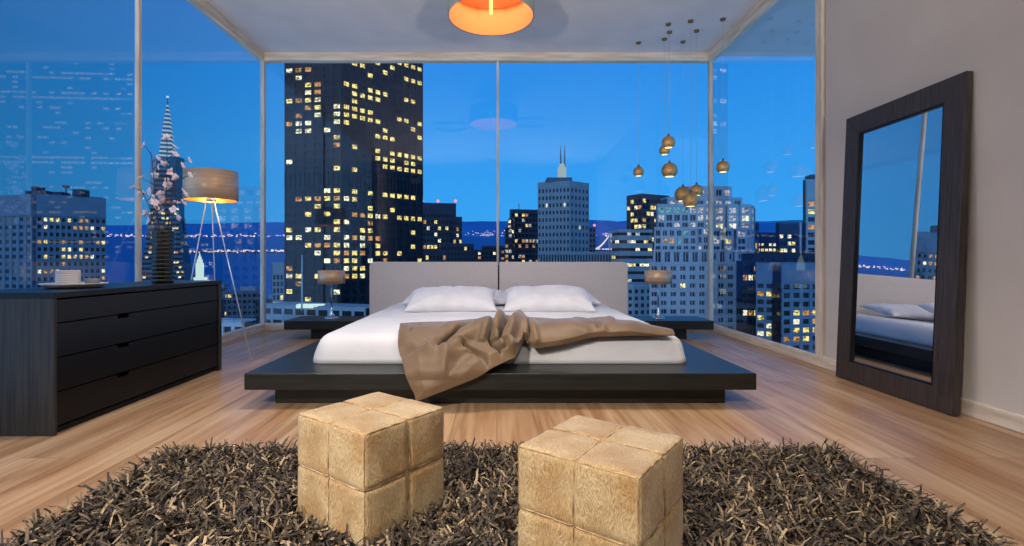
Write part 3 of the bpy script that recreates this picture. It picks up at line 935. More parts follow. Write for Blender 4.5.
# ------------------------------------------------------------------ shag rug
def rug():
    t = empty('shag_rug', (0, 1.6, 0), 'dark brown shag rug of felt strips under the two ottomans', 'rug')
    x0, x1, y0, y1 = -1.52, 1.56, .55, 2.36
    MB().box(x0, x1, y0, y1, .0, .008).build('backing', M['backing'], t)
    rs = np.random.RandomState(5)
    N = 36000
    bxs = rs.uniform(x0, x1, N); bys = rs.uniform(y0, y1, N)
    keep = np.ones(N, bool)
    for (cx, cy), ang in OT:
        c, s_ = math.cos(math.radians(ang)), math.sin(math.radians(ang))
        lx = c * (bxs - cx) - s_ * (bys - cy); ly = s_ * (bxs - cx) + c * (bys - cy)
        keep &= ~((abs(lx) < .20) & (abs(ly) < .20))
    bxs, bys = bxs[keep], bys[keep]; N = len(bxs)
    az = rs.uniform(0, 2 * math.pi, N)
    L = rs.uniform(.045, .085, N); w = rs.uniform(.0028, .0052, N)
    el0 = np.radians(rs.uniform(30, 75, N)); el1 = np.radians(rs.uniform(-30, 30, N))
    tw = rs.uniform(-1.2, 1.2, N)
    dirx, diry = np.cos(az), np.sin(az)
    K = 4
    V = np.zeros((N, K, 2, 3))
    p = np.stack([bxs, bys, np.full(N, .006)], 1)
    for k in range(K):
        f = k / (K - 1)
        ww = w * (1 - .25 * f)
        roll = tw * f
        sx, sy = -diry * np.cos(roll), dirx * np.cos(roll); sz = np.sin(roll)
        side = np.stack([sx, sy, sz], 1) * ww[:, None]
        V[:, k, 0] = p - side; V[:, k, 1] = p + side
        el = el0 + (el1 - el0) * f
        step = L / (K - 1)
        p = p + np.stack([dirx * np.cos(el) * step, diry * np.cos(el) * step, np.sin(el) * step], 1)
    V[..., 2] = np.maximum(V[..., 2], .004)
    vs = V.reshape(-1, 3)
    base = (np.arange(N) * K * 2)[:, None, None]
    q = np.array([[2 * k, 2 * k + 1, 2 * k + 3, 2 * k + 2] for k in range(K - 1)])[None]
    fs = (base + q).reshape(-1, 4)
    me = bpy.data.meshes.new('pile')
    me.vertices.add(len(vs)); me.vertices.foreach_set('co', (vs - np.array([0, 1.6, 0])).ravel())
    me.loops.add(fs.size); me.loops.foreach_set('vertex_index', fs.ravel().astype(np.int32))
    me.polygons.add(len(fs)); me.polygons.foreach_set('loop_start', (np.arange(len(fs)) * 4).astype(np.int32))
    me.polygons.foreach_set('loop_total', np.full(len(fs), 4, np.int32))
    me.update(calc_edges=True)
    me.materials.append(M['pile'])
    o = bpy.data.objects.new('pile', me); col.objects.link(o); o.parent = t; o['kind'] = 'stuff'
rug()

# ------------------------------------------------------------------ the city
CITY = 'buildings of the city skyline'
unit = {}
def unit_box(mat):
    if mat not in unit:
        mb = MB().box(-.5, .5, -.5, .5, -.5, .5)
        me = bpy.data.meshes.new('lit_window')
        me.from_pydata(mb.v, [], mb.f); me.materials.append(M[mat]); unit[mat] = me
    return unit[mat]


class Building:
    def __init__(s, name, label, px, D, cat='building'):
        p = at(px, 260, D)
        s.root = empty(name, (p.x, p.y, -60), label, cat, CITY)
        s.D = D
        s.lit = []            # (centre, width, height, angle, mat)
        s.cells = []

    def part(s, mb, name, mat, **k):
        return mb.build(name, M[mat], s.root, **k)

    def block(s, pts, ytop, nx, pitch, pier=.3, span=.4, fac='conc', glass='darkglass', depth=.35, cap=.0, ybot=345, faces=None, prob=0, mats=('w_yellow', 'w_white', 'w_orange'), rows=None, seed=0, yref=None, zbase=-60, body='wall', skip_top=0, deep=None, mull=0):
        """pts: (px, D) from left to right along the seen walls; a wall between each neighbouring pair"""
        r = random.Random(seed)
        P = [Vector(((px - CX) / F * D, D)) for px, D in pts]
        Dref = yref or min(d for _, d in pts)
        zt = EYE + (CY - ytop) / F * Dref
        zb = EYE + (CY - ybot) / F * Dref
        foot = list(P)
        if len(P) == 2:
            d = P[1] - P[0]; n = Vector((-d.y, d.x)).normalized() * (deep or max(d.length * .25, 2))
            if n.y < 0: n = -n
            foot += [P[1] + n, P[0] + n]
        else:
            foot.append(P[0] + P[2] - P[1] if len(P) == 3 else P[0] + (P[-1] - P[1]))
        ctr = sum(foot, Vector((0, 0))) / len(foot)
        s.part(MB().prism([(p.x, p.y) for p in foot], zbase, zt - .05), body, glass)
        gm = MB()
        nxs = nx if isinstance(nx, (list, tuple)) else [nx] * (len(P) - 1)
        ny = max(1, int(round((zt - cap - zb) / pitch)))
        ph = (zt - cap - zb) / ny
        for fi in range(len(P) - 1):
            A, B = P[fi], P[fi + 1]
            L = (B - A).length; d = (B - A) / L
            n = Vector((d.y, -d.x))
            if n.dot(ctr - A) > 0: n = -n
            def slab(s0, s1, z0, z1, dd):
                a, b = A + d * s0, A + d * s1
                gm.hexa([(a.x + n.x * dd, a.y + n.y * dd, z0), (b.x + n.x * dd, b.y + n.y * dd, z0), (b.x - n.x * .02, b.y - n.y * .02, z0), (a.x - n.x * .02, a.y - n.y * .02, z0),
                         (a.x + n.x * dd, a.y + n.y * dd, z1), (b.x + n.x * dd, b.y + n.y * dd, z1), (b.x - n.x * .02, b.y - n.y * .02, z1), (a.x - n.x * .02, a.y - n.y * .02, z1)])
            nn = nxs[fi]
            pw = L / nn
            if cap: slab(0, L, zt - cap, zt, depth * 1.25)
            if pier:
                for i in range(nn + 1):
                    c = i * pw
                    slab(max(0, c - pw * pier / 2), min(L, c + pw * pier / 2), zb, zt - cap, depth)
            if mull:
                for i in range(nn):
                    c = (i + .5) * pw
                    slab(c - pw * mull / 2, c + pw * mull / 2, zb, zt - cap, depth * .35)
            if span:
                for j in range(ny + 1):
                    c = zt - cap - j * ph
                    slab(0, L, max(zb, c - ph * span / 2), min(zt - cap, c + ph * span / 2), depth * .86)
            slab(0, L, zbase, zb, depth)
            for i in range(nn):
                for j in range(skip_top, ny):
                    c = A + d * ((i + .5) * pw) + n * .06
                    z = zt - cap - (j + .5) * ph
                    s.cells.append((Vector((c.x, c.y, z)), pw * (1 - pier * .95), ph * (1 - span * .95), math.atan2(d.y, d.x)))
                    pr = prob
                    if rows and j in rows: pr = rows[j]
                    if r.random() < pr: s.lit.append(s.cells[-1] + (r.choice(mats),))
        s.part(gm, 'facade', fac)
        roof = MB().prism([(p.x, p.y) for p in foot], zt - .05, zt + .25)
        s.part(roof, 'roof', fac)
        return zt

    def light_at(s, pxs, mats=('w_yellow', 'w_white'), seed=1):
        r = random.Random(seed)
        pr = [proj(c[0]) for c in s.cells]
        used = set()
        for (x, y) in pxs:
            k = min(range(len(pr)), key=lambda i: (pr[i][0] - x) ** 2 + (pr[i][1] - y) ** 2 + (1e6 if i in used else 0))
            used.add(k)
            s.lit.append(s.cells[k] + (r.choice(mats),))

    def finish(s, grow=1.0):
        seen = set(); lit = []
        for l in s.lit:
            k = tuple(round(a, 2) for a in l[0])
            if k not in seen: seen.add(k); lit.append(l)
        lit.sort(key=lambda l: -l[1] * l[2])
        for i, (c, w, h, ang, mat) in enumerate(lit[:100]):
            o = bpy.data.objects.new('lit_window', unit_box(mat)); col.objects.link(o)
            o.parent = s.root
            o.location = c - s.root.location; o.rotation_euler = (0, 0, ang); o.scale = (w * grow, .1, h * grow)
        if len(lit) > 100:
            m = MB()
            for c, w, h, ang, mat in lit[100:]:
                d = Vector((math.cos(ang), math.sin(ang), 0)) * w / 2; n = Vector((-math.sin(ang), math.cos(ang), 0)) * .05
                z = Vector((0, 0, h / 2))
                m.hexa([c - d - n - z, c + d - n - z, c + d + n - z, c - d + n - z, c - d - n + z, c + d - n + z, c + d + n + z, c - d + n + z])
            o = s.part(m, 'lit_window', 'w_yellow'); o['kind'] = 'stuff'
        return s.root


# ground, water, hills
struct(MB().box(-900, 900, 40, 620, -61, -60).build('floor_city', M['ground']), 'dark streets far below')
m = MB()
ny_, vs, fs = 30, [], []
for j in range(ny_ + 1):
    Y = 560 + (5300 - 560) * j / ny_
    z = -58 + (243 + 58) * j / ny_
    vs += [(-9000, Y, z), (9000, Y, z)]
for j in range(ny_): fs.append((2 * j, 2 * j + 1, 2 * j + 3, 2 * j + 2))
w = m.add(vs, fs, True).build('bay_water', M['water'])
tag(w, 'blue bay water stretching to the far shore', 'water', kind='stuff')
def hills():
    vs = []; fs = []
    nx, ny = 260, 14
    for i in range(nx + 1):
        x = -9000 + 18000 * i / nx
        top = 300 + 34 * noise.noise(Vector((x * .0006, 1, 0))) + 22 * noise.noise(Vector((x * .002, 4, 0))) + 10 * noise.noise(Vector((x * .006, 9, 0)))
        if x < -2600: top -= min(60, (-2600 - x) * .03)
        for j in range(ny + 1):
            t = j / ny
            Y = 5000 + 2600 * t
            z = 225 + (top) * math.sin(min(1, t * 1.25) * math.pi / 2) * (1 if t < .8 else 1 - (t - .8) * 1.6)
            z += 14 * noise.noise(Vector((x * .004, Y * .004, 2))) * t
            vs.append((x, Y, z))
    for i in range(nx):
        for j in range(ny):
            a = i * (ny + 1) + j
            fs.append((a, a + ny + 1, a + ny + 2, a + 1))
    return MB().add(vs, fs, True)
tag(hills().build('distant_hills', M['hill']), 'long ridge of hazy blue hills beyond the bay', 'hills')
m = MB()
for k in range(520):
    px = R.uniform(90, 720); py = 236.0 - abs(R.gauss(0, 1)) * 2.6 if px > 400 else 236.5 - abs(R.gauss(0, 1)) * 1.2
    D = 4930; p = at(px, py, D); r_ = R.uniform(1.6, 4.6)
    m.box(p.x - r_, p.x + r_, p.y - r_, p.y + r_, p.z - r_, p.z + r_)
tag(m.build('shore_lights', M['lights']), 'tiny lights of the towns along the far shore', 'lights', kind='stuff')
# lit causeway on the left part of the bay
cb = empty('causeway_bridge', tuple(at(235, 254, 1800)), 'long low lit causeway crossing the bay behind the floor lamp', 'bridge')
m = MB()
p0, p1 = at(170, 252.5, 1790), at(300, 251.5, 1790)
m.hexa([(p0.x, p0.y, p0.z - 3), (p1.x, p1.y, p1.z - 3), (p1.x, p1.y + 12, p1.z - 3), (p0.x, p0.y + 12, p0.z - 3), (p0.x, p0.y, p0.z), (p1.x, p1.y, p1.z), (p1.x, p1.y + 12, p1.z), (p0.x, p0.y + 12, p0.z)])
m.build('deck', M['darkclad'], cb)
m = MB()
for k in range(150):
    p = p0.lerp(p1, R.random()) + Vector((0, R.uniform(0, 8), 3 + R.uniform(-5, 4))); r_ = R.uniform(.8, 1.9)
    m.box(p.x - r_, p.x + r_, p.y - r_, p.y + r_, p.z - r_, p.z + r_)
o = m.build('bridge_light', M['lights'], cb); o['kind'] = 'stuff'
# suspension bridge
sb = empty('suspension_bridge', tuple(at(612, 248, 1500)), 'lit suspension bridge cables between the pale tower and the banded block', 'bridge')
D = 1500
for px in (609.5, 618):
    a = at(px, 250, D); b_ = at(px, 233, D)
    m = MB()
    for dyy in (-5, 5): m.box(a.x - 2, a.x + 2, D + dyy - 2, D + dyy + 2, a.z, b_.z)
    m.box(a.x - 2, a.x + 2, D - 5, D + 5, b_.z - 6, b_.z - 3)
    m.build('tower', M['conc'], sb)
for dyy in (-6, 6):
    pts = []
    for (xa, ya, xb, yb, sag) in ((594, 249, 609.5, 234, .0), (609.5, 234, 618, 234, 7), (618, 234, 636, 249, 0)):
        for k in range(9):
            t = k / 8
            py = ya + (yb - ya) * t + sag * 4 * t * (1 - t) + (2.5 * 4 * t * (1 - t) if sag == 0 else 0)
            p = at(xa + (xb - xa) * t, py + (1.6 if dyy > 0 else 0), D); p.y += dyy; pts.append(p)
    MB().tube(pts, 1.1, 5).build('cable', M['cable'], sb)
a, b_ = at(590, 249.5, D), at(640, 249.5, D)
MB().box(a.x, b_.x, D - 6, D + 6, a.z - 3, a.z).build('deck', M['darkclad'], sb)
m = MB()
for k in range(40):
    p = a.lerp(b_, R.random()); r_ = R.uniform(.9, 1.6)
    m.box(p.x - r_, p.x + r_, p.y - 7 - r_, p.y - 7 + r_, p.z + 1 - r_, p.z + 1 + r_)
o = m.build('bridge_light', M['lights'], sb); o['kind'] = 'stuff'

# 1 grid-fronted office block on the left
b = Building('office_block', 'wide blue-grey office block with a deep window grid at the far left', 36, 118)
zt = b.block([(-75, 132), (36.5, 118), (106, 126)], 194.5, [17, 12], 1.78, pier=.42, span=.5, fac='conc_mid', depth=.9, cap=4.9, seed=2, prob=.05, mats=('w_yellow', 'w_orange', 'w_white'), ybot=350)
zl = lambda x, y: (x / 4.967, 180 + y / 4.967)
b.light_at([zl(x, y) for x, y in ((232, 200), (258, 200), (290, 202), (345, 202), (400, 202), (370, 238), (397, 240), (420, 238), (447, 238), (503, 238), (200, 318), (225, 316), (312, 316), (400, 316), (503, 312), (478, 318),
     (315, 350), (340, 355), (400, 350), (228, 395), (312, 393), (342, 393), (370, 390), (397, 392), (422, 393), (450, 390), (316, 432), (290, 436), (205, 470), (225, 472), (258, 472), (503, 460),
     (20, 200), (45, 200), (75, 200), (145, 200), (20, 276), (45, 276), (55, 276), (148, 356), (160, 356), (40, 432), (105, 434), (125, 472), (20, 466), (75, 470))], ('w_yellow', 'w_white', 'w_yellow', 'w_orange'))
# tall top storey: upright windows
for (pa, pb, n) in (((-75, 132), (36.5, 118), 17), ((36.5, 118), (106, 126), 12)):
    A = Vector(((pa[0] - CX) / F * pa[1], pa[1])); B = Vector(((pb[0] - CX) / F * pb[1], pb[1])); d = (B - A).normalized(); nn = Vector((d.y, -d.x))
    if nn.y > 0: nn = -nn
    L = (B - A).length
    for i in range(n):
        a0 = A + d * (L * (i + .25) / n) + nn * .92; a1 = A + d * (L * (i + .72) / n) + nn * .92
        c0, c1 = a0 - nn * .1, a1 - nn * .1
        b.part(MB().hexa([(a0.x, a0.y, zt - 4.7), (a1.x, a1.y, zt - 4.7), (c1.x, c1.y, zt - 4.7), (c0.x, c0.y, zt - 4.7), (a0.x, a0.y, zt - 1.7), (a1.x, a1.y, zt - 1.7), (c1.x, c1.y, zt - 1.7), (c0.x, c0.y, zt - 1.7)]), 'top_storey_window', 'darkglass')
for (x0, x1, y0) in ((33, 38, 186.5), (74, 83, 189.5), (27, 30, 191), (44, 48, 191), (54, 63, 192)):
    p, q = at(x0, y0, 122), at(x1, 196, 122)
    m = MB().box(p.x, q.x, 121.5, 124, zt + .2, max(p.z, zt + .7)); b.part(m, 'rooftop_unit', 'navyclad')
p = at(66, 187, 122); b.part(MB().tube([(p.x, 122, zt + .2), (p.x, 122, p.z)], .12, 6).lathe([(0, 0), (.7, .2), (.8, .7), (0, .8)], 14, (p.x, 122, p.z - .4)), 'dish_antenna', 'navyclad')
b.finish()

# 2 pyramid tower
def pyramid():
    D = 350
    b = Building('pyramid_tower', 'slim tapering pyramid tower with a lit crown behind the vase', 167, D)
    apx = at(167.6, 98, D + 10)
    hz = lambda z: (apx.z - z) * .131 + .15
    c = Vector((apx.x, D + 10))
    zsh = at(0, 159, D + 10).z
    def ring(z, k=1.0):
        h = hz(z) * k
        rot = math.radians(20)
        return [(c.x + h * 1.09 * math.cos(a + rot), c.y + h * 1.09 * math.sin(a + rot), z) for a in (math.radians(q) for q in (225, 315, 45, 135))]
    m = MB(); m.hexa(ring(-60) + ring(zsh)); b.part(m, 'tower_body', 'darkglass')
    m = MB(); z = -28.0
    while z < zsh - 1:
        m.hexa(ring(z, 1.02) + ring(z + 1.75, 1.02)); z += 3.4
    b.part(m, 'floor_bands', 'conc_mid')
    m = MB(); m.hexa(ring(zsh) + ring(apx.z)); b.part(m, 'spire', 'conc_mid')
    m = MB(); z = zsh + 1
    while z < apx.z - 4:
        m.hexa(ring(z, 1.04) + ring(z + 1.3, 1.04)); z += 3.0
    b.part(m, 'crown_louvres', 'crown')
    m = MB(); m.lathe([(0, 0), (.8, .4), (.8, 1.2), (0, 1.6)], 10, (apx.x, c.y, apx.z)); b.part(m, 'beacon', 'glow')
    for sx, mat in ((-1, 'conc'), (1, 'navyclad')):
        zt = zsh + 1
        m = MB()
        e = hz(zsh) * 1.18
        xw = c.x + sx * e
        m.box(xw - 2.0, xw + 2.0, c.y - 5, c.y + 5, -60, zt)
        b.part(m, 'wing_shaft', mat)
    r = random.Random(4)
    P2 = lambda x, y: (130 + x / 3.417, 140 + y / 3.417)
    for k in range(70):
        z = -26.9 + 3.4 * r.randint(0, 19) + 1.6 + .8
        if z > zsh - 22: continue
        q = ring(z, 1.03)
        A, B = Vector(q[0]), Vector(q[1])
        t = r.uniform(.3, .98) if r.random() < .8 else r.uniform(.05, .3)
        p = A.lerp(B, t); d = B - A
        b.lit.append((p, 1.7, 1.3, math.atan2(d.y, d.x), r.choice(('w_yellow', 'w_white', 'w_orange'))))
    b.finish()
pyramid()

# 3 floodlit clock tower at the ferry pier
b = Building('clock_tower', 'floodlit white clock tower standing by the water behind the dresser end', 197.5, 420, 'tower')
c = at(197.6, 260, 420)
zg = lambda y: EYE + (CY - y) / F * 420
m = MB()
m.box(c.x - 5.2, c.x + 5.2, 418, 430, -60, zg(280.5)); m.box(c.x - 3.6, c.x + 3.6, 419, 428, zg(280.5), zg(277.5))
m.box(c.x - 2.0, c.x + 2.0, 420.5, 425.7, zg(277.5), zg(263)); m.box(c.x - 1.4, c.x + 1.4, 421, 425, zg(263), zg(259.5))
b.part(m, 'shaft', 'glow')
b.part(MB().lathe([(1.5, 0), (1.2, 2.2), (.5, 3.5), (.12, 6.5), (0, 7)], 12, (c.x, 423, zg(259.5))), 'spire', 'glow')
b.finish()

# 4 low blocks by the water, left
for i, (x0, x1, yt, D, fac, pb, lab) in enumerate((
        (193, 226, 289, 300, 'navyclad', .10, 'dark low block by the water behind the dresser end'),
        (222, 262, 291.5, 300, 'conc_mid', .05, 'low blue-roofed block between the lamp leg and the corner post'),
        (180, 223, 301, 240, 'navyclad', .16, 'dark low block nearer than the others, right of the dresser end'),
        (255, 287, 300, 280, 'navyclad', .05, 'low dark block at the foot of the narrow pale tower'))):
    b = Building('low_block', lab, x0, D)
    b.block([(x0, D), (x1, D + 6)], yt, max(3, int((x1 - x0) / 5)), 3.4, pier=.3, span=.45, fac=fac, prob=pb, seed=30 + i, cap=1, ybot=340)
    p = at((x0 + x1) / 2, yt, D); b.part(MB().box(p.x - 4, p.x + 5, D + 6, D + 12, p.z, p.z + 2.5), 'rooftop_unit', 'conc')
    b.finish()
b = Building('flat_terrace', 'pale flat roof terrace low outside the left window beside the lamp leg', 230, 90)
b.block([(180, 92), (245, 90)], 322, 6, 3, pier=.3, span=.5, fac='conc_lt', seed=3, ybot=360)
b.finish()
# 5 narrow pale tower beside the dark one
b = Building('narrow_tower', 'narrow pale tower squeezed between corner post and dark tower', 277, 200)
b.block([(272.5, 200), (283.5, 202)], 263, 3, 2.6, pier=.35, span=.3, fac='conc_lt', glass='navyclad', cap=4.3, prob=.12, seed=8, ybot=335)
b.finish()

# 6 the big dark tower
b = Building('dark_tower', 'huge black tower with scattered yellow lit windows behind the headboard', 342, 148)
TW = [(285, 151), (342, 148), (422.5, 168.5)]
b.block(TW, 186.5, [6, 11], 2.32, pier=.34, span=.42, fac='darkclad', depth=.3, ybot=335, yref=148)
zb_ = EYE + (CY - 186.5) / F * 148; 
b.block(TW, 172, [12, 22], 4.3, pier=.45, span=.0, fac='darkclad', depth=.35, ybot=186.4, yref=148, zbase=zb_, body='plant_floor')
n_pl = len(b.cells)
zb_ = EYE + (CY - 172) / F * 148
keep = [c for c in b.cells if c[0].z < EYE + (CY - 187) / F * 148]
b.cells = keep
b.block(TW, -60, [6, 11], 2.25, pier=.34, span=.42, fac='darkclad', depth=.3, ybot=171.9, yref=148, zbase=zb_)
za = lambda x, y: (270 + x / 4.2, 50 + y / 4.2)
zc = lambda x, y: (270 + x / 4.2, 170 + y / 4.2)
up = [(75, 95), (115, 96), (145, 96), (135, 128), (178, 158), (217, 152), (178, 190), (215, 186), (75, 225), (120, 225), (150, 224), (178, 222), (217, 220), (178, 255), (278, 240), (278, 270), (215, 282), (130, 292),
      (75, 320), (118, 322), (155, 320), (280, 308), (118, 345), (235, 333), (272, 410), (75, 458), (278, 485), (278, 378), (170, 350),
      (332, 140), (360, 150), (425, 166), (455, 176), (360, 185), (392, 193), (425, 203), (455, 205), (485, 182), (360, 215), (332, 243), (360, 250), (392, 257), (423, 264), (335, 272), (360, 281), (392, 288), (423, 294), (453, 298),
      (332, 308), (480, 342), (450, 360), (482, 370), (520, 62), (548, 68), (578, 76), (595, 78), (627, 80), (580, 112), (597, 118), (627, 125), (575, 205), (600, 208), (545, 285), (575, 290), (627, 300), (600, 325), (627, 358), (520, 372),
      (365, 415), (458, 430), (458, 462), (515, 440), (545, 443), (573, 446), (598, 449), (625, 452), (487, 468), (487, 500), (515, 503), (545, 505), (573, 508), (598, 512), (625, 520), (365, 487), (575, 478), (600, 482), (520, 472), (405, 65), (370, 60), (492, 92), (435, 105), (465, 48)]
lo = [(277, 82), (232, 82), (110, 118), (150, 118), (190, 118), (230, 118), (270, 116), (330, 115), (362, 118), (190, 152), (277, 152), (152, 185), (230, 184), (362, 184), (395, 185), (425, 188), (457, 188), (330, 217), (272, 217), (420, 220),
      (72, 252), (150, 250), (185, 252), (275, 250), (395, 252), (425, 255), (72, 285), (110, 287), (230, 285), (330, 290), (362, 290), (395, 287), (425, 288), (457, 286), (145, 318), (190, 320), (230, 320), (270, 320), (330, 322), (395, 320), (455, 322),
      (187, 352), (275, 352), (330, 350), (362, 355), (395, 352), (457, 350), (487, 352), (235, 385), (277, 385), (330, 385), (362, 385), (425, 382), (487, 380), (70, 415), (330, 415), (362, 422), (395, 415), (70, 448), (115, 450), (187, 455), (330, 420), (362, 452), (395, 452),
      (70, 513), (120, 480), (425, 88), (485, 92), (515, 95), (543, 97), (570, 100), (598, 102), (425, 153), (515, 160), (543, 190), (570, 192), (598, 192), (625, 196), (598, 255), (590, 312), (547, 345), (625, 380), (362, 85), (275, 525), (150, 545), (485, 188)]
b.light_at([za(*p) for p in up] + [zc(*p) for p in lo], ('w_yellow', 'w_white', 'w_yellow', 'w_white', 'w_orange'), 3)
b.finish(.97)
# plaza roof and mast before its foot
b = Building('plaza_roof', 'flat pale roof with a thin white mast at the foot of the dark tower', 310, 120)
b.block([(262, 121), (366, 112)], 308.5, 9, 3, pier=.2, span=.5, fac='conc', seed=4, ybot=345)
p = at(302, 306, 116); q = at(302, 255, 116)
b.part(MB().tube([(p.x, 116, p.z - 1), (q.x, 116, q.z)], [.22, .1], 6), 'mast', 'conc_lt')
m = MB(); a = at(296, 306, 116); c2 = at(322, 306, 116); m.box(a.x, c2.x, 116, 118, a.z - .5, a.z + .35); b.part(m, 'roof_light', 'glow')
b.finish()

# 7 dark stepped block left of the mullion
b = Building('stepped_block', 'dark block with rows of lit windows just right of the dark tower', 440, 320)
b.block([(419, 320), (456, 324)], 203, 10, 3.9, pier=.25, span=.45, fac='navyclad', depth=.3, cap=6, seed=11, prob=.16, rows={5: .5, 7: .7, 8: .4, 9: .5, 10: .8, 11: .7, 12: .5}, ybot=275)
b.block([(453, 318), (462, 319)], 217, 3, 3.9, pier=.25, span=.45, fac='navyclad', depth=.3, cap=2, seed=12, prob=.2, ybot=275)
for px in (422, 438, 455.5):
    p = at(px, 203, 321); b.part(MB().lathe([(0, 0), (.8, .3), (.8, 1.6), (0, 2)], 8, (p.x, 321, p.z + .3)), 'beacon', 'redlight')
b.finish()
# dark low blocks behind the headboard
for i, (x0, x1, yt, D, pb, lab) in enumerate(((440, 474, 244, 300, .06, 'dark low block in front of the stepped block'), (470, 500, 250, 420, .12, 'dark low block with few lights just left of the middle mullion'),
        (482, 512, 246, 520, .14, 'dark low block crossing behind the middle mullion'), (415, 446, 252, 250, .05, 'dark low block at the right foot of the dark tower'))):
    b = Building('low_block', lab, x0, D)
    b.block([(x0, D), (x1, D + 3)], yt, max(4, int((x1 - x0) / 3.4)), 3.5, pier=.3, span=.4, fac='navyclad', prob=pb, seed=50 + i, cap=1, ybot=290)
    b.finish()
# 8 dark stepped tower right of the mullion
b = Building('setback_tower', 'dark setback tower between the middle mullion and the pale spired tower', 522, 360)
b.block([(511, 360), (539, 364)], 209.5, 8, 3.6, pier=.25, span=.42, fac='navyclad', depth=.3, cap=2, seed=15, prob=.28, rows={5: .8, 10: .7}, mats=('w_orange', 'w_yellow', 'w_pale'), ybot=290)
b.block([(508, 357), (514, 357)], 219, 2, 3.6, pier=.2, span=.4, fac='navyclad', depth=.3, seed=16, prob=.4, ybot=290)
b.block([(505, 355), (512, 355)], 228, 2, 3.6, pier=.2, span=.4, fac='navyclad', depth=.3, seed=17, prob=.5, mats=('w_pale', 'w_orange'), ybot=290)
p = at(519, 206, 362); b.part(MB().tube([(p.x, 364, p.z - 4), (p.x, 364, p.z + 2)], .4, 6), 'antenna', 'conc')
b.finish()
# 9 pale tower with twin spires
b = Building('spired_tower', 'pale blue tower topped by twin thin spires near the middle', 570, 300)
zt = b.block([(538, 303), (570, 296), (588.5, 306)], 181, [9, 5], 4.2, pier=.5, span=.5, fac='conc', glass='navyclad', depth=.4, cap=3, seed=18, prob=.03, rows={13: .75, 14: .35, 15: .6, 16: .6}, ybot=275, mats=('w_yellow', 'w_white'))
p0 = at(547, 178, 300); p1 = at(572, 178, 300)
b.part(MB().box(p0.x, p1.x, 299, 312, zt, zt + 2.6), 'penthouse', 'conc_mid')
p = at(562, 176, 305)
b.part(MB().lathe([(2.6, 0), (2.6, 7), (1.7, 7.4), (1.7, 9), (0, 9.2)], 16, (p.x, 305, zt + 2.6)), 'crown', 'crown')
for px in (560.6, 564.6):
    q = at(px, 145, 305); b.part(MB().tube([(q.x, 305, zt + 4), (q.x, 305, q.z - 8), (q.x, 305, q.z)], [.6, .5, .12], 8), 'spire', 'conc_mid')
b.finish()
b = Building('narrow_block', 'slim darker block against the right side of the spired tower', 592, 330)
b.block([(586, 330), (595.5, 331)], 227.5, 3, 3.6, pier=.3, span=.4, fac='conc_mid', seed=19, prob=.06, ybot=275)
p = at(594.5, 227, 331); b.part(MB().lathe([(0, 0), (.8, .3), (.8, 1.4), (0, 1.8)], 8, (p.x, 331, p.z + .3)), 'beacon', 'redlight')
b.finish()
b = Building('colonnade_block', 'pale low block with close upright ribs just above the headboard', 570, 210)
b.block([(540, 212), (614, 208)], 252.5, 26, 6, pier=.45, span=.1, fac='conc', glass='navyclad', depth=.5, cap=.6, seed=20, ybot=285)
b.finish()
# 10 dark tower with lit rows
b = Building('lit_row_tower', 'dark tower with broken rows of yellow windows left of the brass globes', 650, 230)
b.block([(627, 236), (642, 228), (669, 236)], 194, [4, 7], 2.9, pier=.15, span=.4, fac='navyclad', depth=.25, cap=1.5, seed=22, prob=.22, rows={1: .5, 2: .6, 4: .55, 6: .45, 8: .4}, ybot=300)
b.finish()
# 11 banded mid-rise
b = Building('banded_block', 'mid-rise block with pale horizontal bands right of the bridge cables', 632, 190)
b.block([(612, 193), (619, 188), (652, 190)], 230, [2, 8], 3.05, pier=.0, span=.62, fac='conc', glass='darkglass', depth=.4, seed=23, prob=.12, rows={2: .25, 4: .8, 6: .3, 8: .5, 9: .5}, mats=('w_white', 'w_pale', 'w_yellow'), ybot=300)
b.finish()
b = Building('blue_block', 'small bright blue-white block beside the right edge of the headboard', 638, 150)
b.block([(600, 152), (633, 150), (651, 152)], 286, [6, 3], 2.2, pier=.4, span=.45, fac='conc_lt', glass='navyclad', seed=24, cap=.6, ybot=330)
b.finish()

# 12 the stepped stone building in front of the right corner
b = Building('stone_building', 'large stepped mauve stone building behind the brass globes and corner post', 700, 110)
kw = dict(fac='granite', glass='blueglass', depth=.4, mull=.05)
b.block([(688, 122), (731, 122.5)], 187, 5, 2.3, pier=.35, span=.35, cap=.3, seed=31, prob=.5, mats=('w_pale', 'w_white'), ybot=215, **kw)
b.block([(667, 119), (741.5, 119.5)], 198, 8, 2.4, pier=.35, span=.35, cap=.3, seed=32, prob=.5, mats=('w_pale',), ybot=225, **kw)
b.block([(657, 116), (712, 116), (709, 120)], 205, [7, 1], 1.85, pier=.28, span=.25, cap=.3, seed=33, prob=.35, rows={0: .95, 1: .6}, mats=('w_pale', 'w_pale', 'w_cyan'), ybot=245, **kw)
for i, (x0, x1) in enumerate(((713.5, 724), (726.5, 737.5), (739.5, 750))):
    b.block([(x0, 114), (x1, 114.3), (x1 + 2.0, 117)], 205, [1, 1], 1.95, pier=.3, span=.3, cap=.35, seed=34 + i, prob=0, rows={0: 1, 1: 1, 2: .9}, mats=('w_pale', 'w_white'), ybot=238, **kw)
b.block([(709, 116), (752.5, 117), (754, 122)], 206, [4, 1], 2.0, pier=.3, span=.3, seed=38, ybot=265, fac='conc_mid', glass='darkglass', depth=.3)
b.block([(654, 113), (696, 113), (698, 116)], 228, [6, 1], 1.72, pier=.34, span=.34, cap=.3, seed=39, prob=.06, rows={1: .3}, mats=('w_cyan', 'w_orange'), ybot=268, **kw)
b.block([(695, 114), (709, 114)], 228, 2, 1.9, pier=.3, span=.3, seed=40, prob=.25, mats=('w_yellow', 'w_pale'), ybot=268, **kw)
